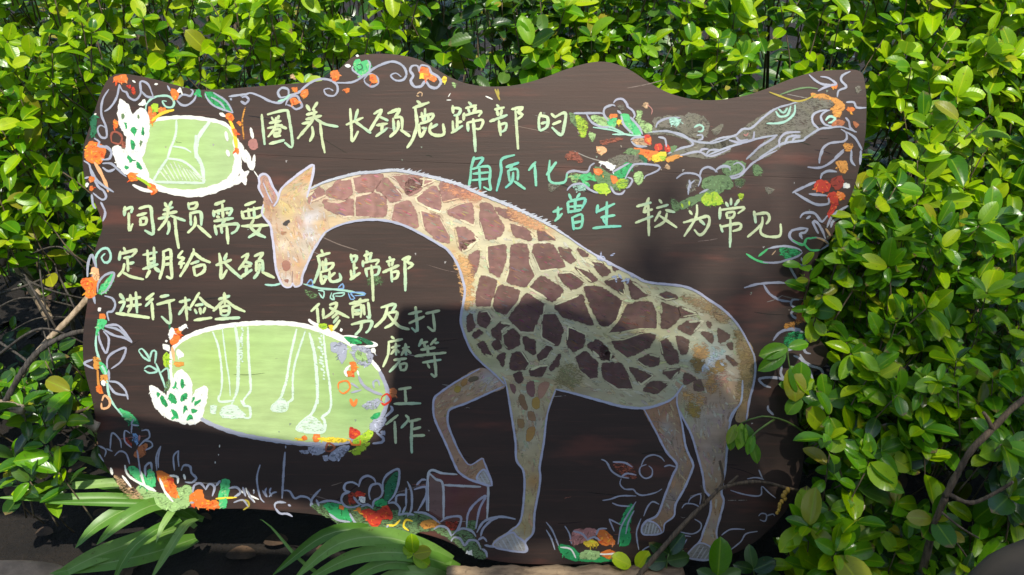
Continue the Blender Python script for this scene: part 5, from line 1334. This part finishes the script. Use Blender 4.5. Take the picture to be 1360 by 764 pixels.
sprig('leafy_sprig', 'low sprig with one big oval leaf over the giraffe\'s hind hoof', (955, 790, .02),
  [([(955,800,.02),(954,775,.04),(953,760,.05)], [(953,764,.05,84,.048,0,'green'),(955,768,.05,20,.03,1,'deep'),(953,770,.05,150,.03,1,'deep'),(956,772,.05,-20,.034,0,'deep')])])
sprig('young_shoot', 'single bright leaf tip poking up over the painted flowers at the sign\'s bottom edge', (832, 775, .02),
  [([(840,790,.01),(836,765,.02),(834,752,.022)], [(834,756,.022,135,.016,2,'fresh'),(838,752,.022,150,.030,2,'fresh'),(846,754,.022,60,.028,2,'fresh')])])
sprig('leafy_sprig', 'dark low sprig under the giraffe\'s hind legs beside the log', (1000, 790, .0),
  [([(1010,800,0),(1005,775,.02),(1000,755,.03)], [(1000,755,.03,100,.03,1,'deep'),(1000,757,.03,30,.032,0,'deep'),(1000,757,.03,160,.028,1,'deep'),(1005,765,.03,-10,.034,2,'deep')]),
   ([(880,800,0),(884,760,.02),(888,735,.025)], [(888,735,.025,60,.034,0,'deep'),(888,736,.025,150,.03,1,'deep'),(886,745,.025,10,.03,2,'deep'),(886,745,.025,180,.03,2,'deep')])])
# dead twig crossing the hind legs
def branch(name, label, segs, mat, cat, group=None, rings=None, wob=.12):
    g = P(*segs[0][0][0]); root = empty(name, Vector((g.x, g.y, max(0., g.z - .03)))); tag(root, label, cat, group)
    for pts, r0, r1, pn in segs:
        t = Tubes(); t.add(curve3([P(*p) for p in pts], .006), r0, r1, 8, wob, rings); t.build(pn, mat, root)
    return root
M_dry = raw_wood('dry_stick', (.07, .050, .030), (.17, .12, .07), 50); M_tan = raw_wood('bleached_wood', (.30, .22, .14), (.52, .40, .27), 30)
branch('dead_twig', 'thin brown dead twig leaning across the giraffe\'s hind hooves', [([(848,765,.03),(880,728,.03),(916,688,.03),(945,660,.025),(960,640,.02),(956,612,.02)], .0038, .0019, 'stem'),
  ([(950,652,.022),(975,643,.028),(1010,640,.03),(1045,648,.03),(1062,652,.02)], .0025, .0018, 'side_twig'), ([(968,643,.026),(975,637,.032),(980,632,.036)], .0022, .0012, 'side_twig'), ([(935,668,.03),(934,655,.032),(931,645,.034)], .0020, .0010, 'side_twig')], M_dry, 'twig')
branch('bare_branch', 'bare woody branch slanting up to the right through the lower right bush', [([(1255,660,.14),(1272,628,.15),(1290,598,.16),(1318,570,.165),(1345,542,.17),(1385,512,.17)], .0040, .0032, 'stem'),
  ([(1318,570,.165),(1312,557,.17),(1306,548,.175)], .003, .0018, 'side_twig'), ([(1258,655,.14),(1290,668,.15),(1330,650,.16),(1345,640,.17)], .003, .0018, 'side_twig'), ([(1256,660,.14),(1240,700,.12),(1225,760,.10)], .004, .0048, 'stem'), ([(1250,680,.14),(1275,700,.15),(1300,715,.15)], .0015, .001, 'side_twig')], M_dry, 'branch')
# flower bud spike
b = P(1043, 652, .03); root = empty('flower_spike', Vector((b.x, b.y, b.z - .03))); tag(root, 'tiny spike of yellow buds dangling by the orange painted flower', 'flower')
M_bud = plain('yellow_bud', (.72, .42, .06), .6)
t = Tubes(); t.add([P(1050,648,.028), P(1044,652,.032), P(1040,666,.034), P(1034,682,.034)], .0008, .0006, 5); t.build('stem', M_stemg, root)
for i in range(9):
    q = P(1044 - i * 1.2 + random.uniform(-3, 3), 651 + i * 3.8, .035 + random.uniform(-.002, .002)); r = .0038 - i * .0002
    t = Tubes(); t.add([q + UU * r, q + UU * r * .6, q, q - UU * r * .6, q - UU * r], r * .9, r * .9, 8, .1)
    vs = t.v
    for k, ring in enumerate((.35, .85, 1, .85, .35)):
        cc = sum((vs[k * 8 + j] for j in range(8)), Vector()) / 8
        for j in range(8): vs[k * 8 + j] = cc + (vs[k * 8 + j] - cc) * ring
    t.build('bud', M_bud, root)

# ---------------------------------------------------------------- dry vines, cable and sticks on the left
M_vine = raw_wood('dry_vine', (.03, .026, .022), (.10, .085, .07), 60); 
b0 = branch('twisted_vine', 'thick dark ridged vine bowing over the leaves left of the sign', [([(-10,560,.0),(10,528,.0),(30,493,.01),(52,466,.01),(82,448,.0),(112,440,-.02),(140,440,-.04)], .0042, .0036, 'stem')], M_vine, 'vine', rings=.10)
rv = random.Random(5)
segs = []
for (a, b, c) in (((-20,395),(30,375),(90,355)),((20,345),(60,400),(95,470)),((35,340),(90,330),(130,380)),((-20,420),(40,400),(110,410)),((50,330),(62,380),(80,520)),((60,300),(85,360),(100,430)),((0,470),(50,440),(120,460)),((10,360),(70,378),(125,400)),((58,440),(72,480),(82,520)),((15,440),(60,420),(130,425)),((70,350),(100,400),(126,470)),((-10,330),(40,350),(80,345)),((0,455),(40,500),(60,560))):
    z = rv.uniform(-.07, -.02)
    segs.append(([(*a, z - .03), (b[0] + rv.uniform(-8, 8), b[1] + rv.uniform(-8, 8), z), (*c, z - .05)], rv.uniform(.0008, .0024), rv.uniform(.0006, .0014), 'vine_stem'))
branch('dry_vine_tangle', 'tangle of thin grey dry vines beside the sign\'s left edge', segs, M_vine, 'vines')
branch('cut_stick', 'broad bleached stick slanting down behind the dry vines at left', [([(24,352,-.08),(45,385,-.07),(66,425,-.08)], .008, .006, 'stem')], M_tan, 'stick', wob=.06)
branch('cut_stick', 'pale stick running down left from the orange painted flower on the sign\'s edge', [([(118,395,-.05),(88,428,-.045),(55,462,-.05),(28,500,-.06)], .0048, .0040, 'stem')], M_tan, 'stick', wob=.06)
branch('wood_stub', 'short sawn wood stub poking out beside the sign\'s lower left edge', [([(105,554,.0),(118,562,.0),(131,568,.0)], .0065, .0075, 'stem')], M_tan, 'stick', wob=.04)
branch('cut_stick', 'thin grey stick pointing at the sign above the sawn stub', [([(98,549,-.01),(115,543,-.005),(131,535,-.01)], .0025, .0015, 'stem')], M_dry, 'stick', wob=.06)
branch('wood_chip', 'small tan wood chip lying in the dark leaves at the far left', [([(-4,538,.0),(14,540,.0),(32,545,.0)], .0085, .007, 'stem')], M_tan, 'stick', wob=.1)
# ---------------------------------------------------------------- the log under the board, stone edge, boulder
M_log = raw_wood('log_bark', (.14, .09, .05), (.36, .25, .14), 18, (1, 4, 4))
def lump(c, rx, ry, rz, mat, name, lab, cat, seed=1, nu=28, nv=16, amp=.12, sharp=1.):
    rr = random.Random(seed); ks = [(Vector((rr.gauss(0, 1), rr.gauss(0, 1), rr.gauss(0, 1))) * rr.uniform(1, 3), rr.uniform(0, 6)) for _ in range(7)]
    v = []; f = []
    for j in range(nv + 1):
        th = math.pi * j / nv
        for i in range(nu):
            ph = 2 * math.pi * i / nu; d = Vector((math.sin(th) * math.cos(ph), math.sin(th) * math.sin(ph), math.cos(th)))
            r = 1 + amp * sum(math.sin(k.dot(d) * 1.6 + o) for k, o in ks) / 3
            d = Vector([math.copysign(abs(x) ** sharp, x) for x in d])
            v.append((c.x + d.x * rx * r, c.y + d.y * ry * r, c.z + d.z * rz * r))
    for j in range(nv):
        for i in range(nu): f.append((j * nu + i, j * nu + (i + 1) % nu, (j + 1) * nu + (i + 1) % nu, (j + 1) * nu + i))
    o = link(name, mesh(name, v, f, mat)); tag(o, lab, cat); return o
a = P(596, 771, .018); b_ = P(908, 768, .018)
lg = empty('log', Vector(((a.x + b_.x) / 2, a.y, 0))); tag(lg, 'sawn tan log lying along the sign\'s bottom edge', 'log')
t = Tubes(); n = 46
t.add([a.lerp(b_, i / n) + UU * .0015 * math.sin(i * .7) for i in range(n + 1)], .0175, .0165, 16, .06); t.build('trunk', M_log, lg)
M_stone = plain('weathered_stone', (.34, .24, .16), .9, .35, 25, .8)
q = P(0, 782, .0)
lump(Vector((q.x - .02, q.y, q.z)), .11, .04, .024, M_stone, 'edging_stone', 'pale edging stone at the bottom left corner below the strap leaves', 'stone', 4, amp=.05, sharp=.6)
q = P(1330, 745, .34)
M_lump = plain('brown_lump', (.085, .065, .045), .85, .3, 14, .5)
lump(q + Vector((.130, .0, -.115)), .15, .10, .12, M_lump, 'finger_lump', 'smooth dark brown lump standing in for a blurred fingertip at the bottom right corner', 'finger', 9, amp=.04)  # lump stands in for a blurred finger close to the lens

# ================================================================ unseen things added behind the viewer to throw the shade
def caster(poly, t0, tx, ty, th, mat, name, label, cat, post_at=()):
    """poly: px outline of the wanted shade on the board plane, lifted towards the sun by t0 + tx*x + ty*y metres"""
    q = catmull(poly, True, 40.) if False else poly
    tops = []
    for x, y in q:
        bx, by = (x - 680) * .001, (382 - y) * .001
        tops.append(F(bx, by, 0) + LS * (t0 + tx * bx + ty * by))
    nrm = (tops[1] - tops[0]).cross(tops[3] - tops[0]).normalized()
    n = len(q); v = [p + nrm * th / 2 for p in tops] + [p - nrm * th / 2 for p in tops]
    vv, _, ff, *_ = geometry.delaunay_2d_cdt([Vector(p) for p in q], [(i, (i + 1) % n) for i in range(n)], [], 1, 1e-6)
    f = [tuple(t) for t in ff] + [tuple(i + n for i in reversed(t)) for t in ff] + [(i, (i + 1) % n, n + (i + 1) % n, n + i) for i in range(n)]
    c = sum(tops, Vector()) / n
    root = empty(name, Vector((c.x, c.y, 0))); tag(root, label, cat)
    link('panel', mesh('panel', v, f, mat, False), root)
    for i in post_at:
        p = tops[i]; me = box_w(Vector((p.x, p.y, -.02)), p - Vector((0, 0, .01)), .03, .03, M_post, 'post', root); link('post', me, root)
    return root
M_ply = raw_wood('shade_panel_wood', (.10, .07, .045), (.20, .14, .09))
SH1 = [(-420,520),(-100,535),(140,553),(300,579),(430,596),(500,590),(518,540),(526,480),(531,412),(655,410),(720,402),(830,440),(930,480),(985,560),(1010,640),(1060,720),(1060,900),(880,900),(868,765),(850,716),(700,716),(655,745),(630,745),(600,700),(400,664),(330,648),(135,617),(-100,600),(-420,590)]
caster(SH1, 1.72, .5, 0, .015, M_ply, 'shade_panel', 'unseen wooden panel added behind the camera, cut to cast the shade on the sign', 'shade_board', (0,))  # unseen panel, added to cast the hard-edged shade on the sign
SH2 = [(-500,742),(60,738),(225,726),(262,694),(420,704),(600,752),(600,1100),(-500,1100)]
caster(SH2, 1.62, .0, 0, .015, M_ply, 'lower_shade_panel', 'unseen lower panel added behind the camera to shade the ground and strap leaves', 'lower_shade_board', (0,))  # unseen second panel, added to keep the lower left in shade
# unseen tree added on the sun side, its crown set to dapple the right-hand bushes
tree = empty('shade_tree', F(.65, 0, 0) + Vector((LS.x, LS.y, 0)) / LS.z * 2.2 * 1.0); tree.location.z = 0
tree.location = Vector((1.9, -2.9, 0)); tag(tree, 'unseen leafy tree added behind the camera to dapple the sign and right-hand bushes', 'tree')
cm = Mass(); cl = []
for i in range(6000):
    px, py = random.uniform(640, 1750), random.uniform(150, 1100)
    dens = min(1, max(0, (px * .6 + py - 760) / 300)) * (1 if px < 1080 else .75 if py < 560 else 1.1)
    if random.random() > dens * (.50 if px < 1080 else (.28 if py < 480 else .62) + .3 * (vn(px * 1.6, py * 1.6) > .5)): continue
    p = F((px - 680) * .001, (382 - py) * .001, .0) + LS * random.uniform(6.5, 8.5)
    d = Vector((random.gauss(0, 1), random.gauss(0, 1), random.gauss(0, .5))).normalized()
    cm.add('green', random.randrange(6), leaf_matrix(p, d, (LS + Vector((random.gauss(0, .4), random.gauss(0, .4), 0))).normalized(), random.uniform(.022, .04)))
cm.build('crown', LEAF['green'][1], tree)
tb = Tubes(); tl = tree.location
top = F(.6, -.1, 0) + LS * 7.2
tb.add(curve3([Vector((tl.x, tl.y, -.02)), Vector((tl.x, tl.y, 1.0)), Vector((tl.x - .1, tl.y - .2, top.z * .6)), top], .1), .07, .03, 10, .05)
tb.build('trunk', M_twig, tree)

# unseen hedge added behind the viewer to darken the board's reflections
hb = empty('reflection_hedge', Vector((0, -3.4, 0))); tag(hb, 'unseen dark hedge added behind the camera to darken reflections in the sign', 'hedge')
hm = Mass()
for i in range(5200):
    x = random.uniform(-4.2, 4.2); zz_ = random.uniform(.0, 2.5)
    hm.add('deep', random.randrange(6), leaf_matrix(Vector((x, -3.1 + random.uniform(-.25, .25), zz_)), Vector((random.gauss(0, 1), random.gauss(0, .5), random.gauss(0, 1))).normalized(), Vector((random.gauss(0, .5), 1, random.gauss(.3, .5))), random.uniform(.10, .18)))
hm.build('foliage', LEAF['deep'][1], hb)
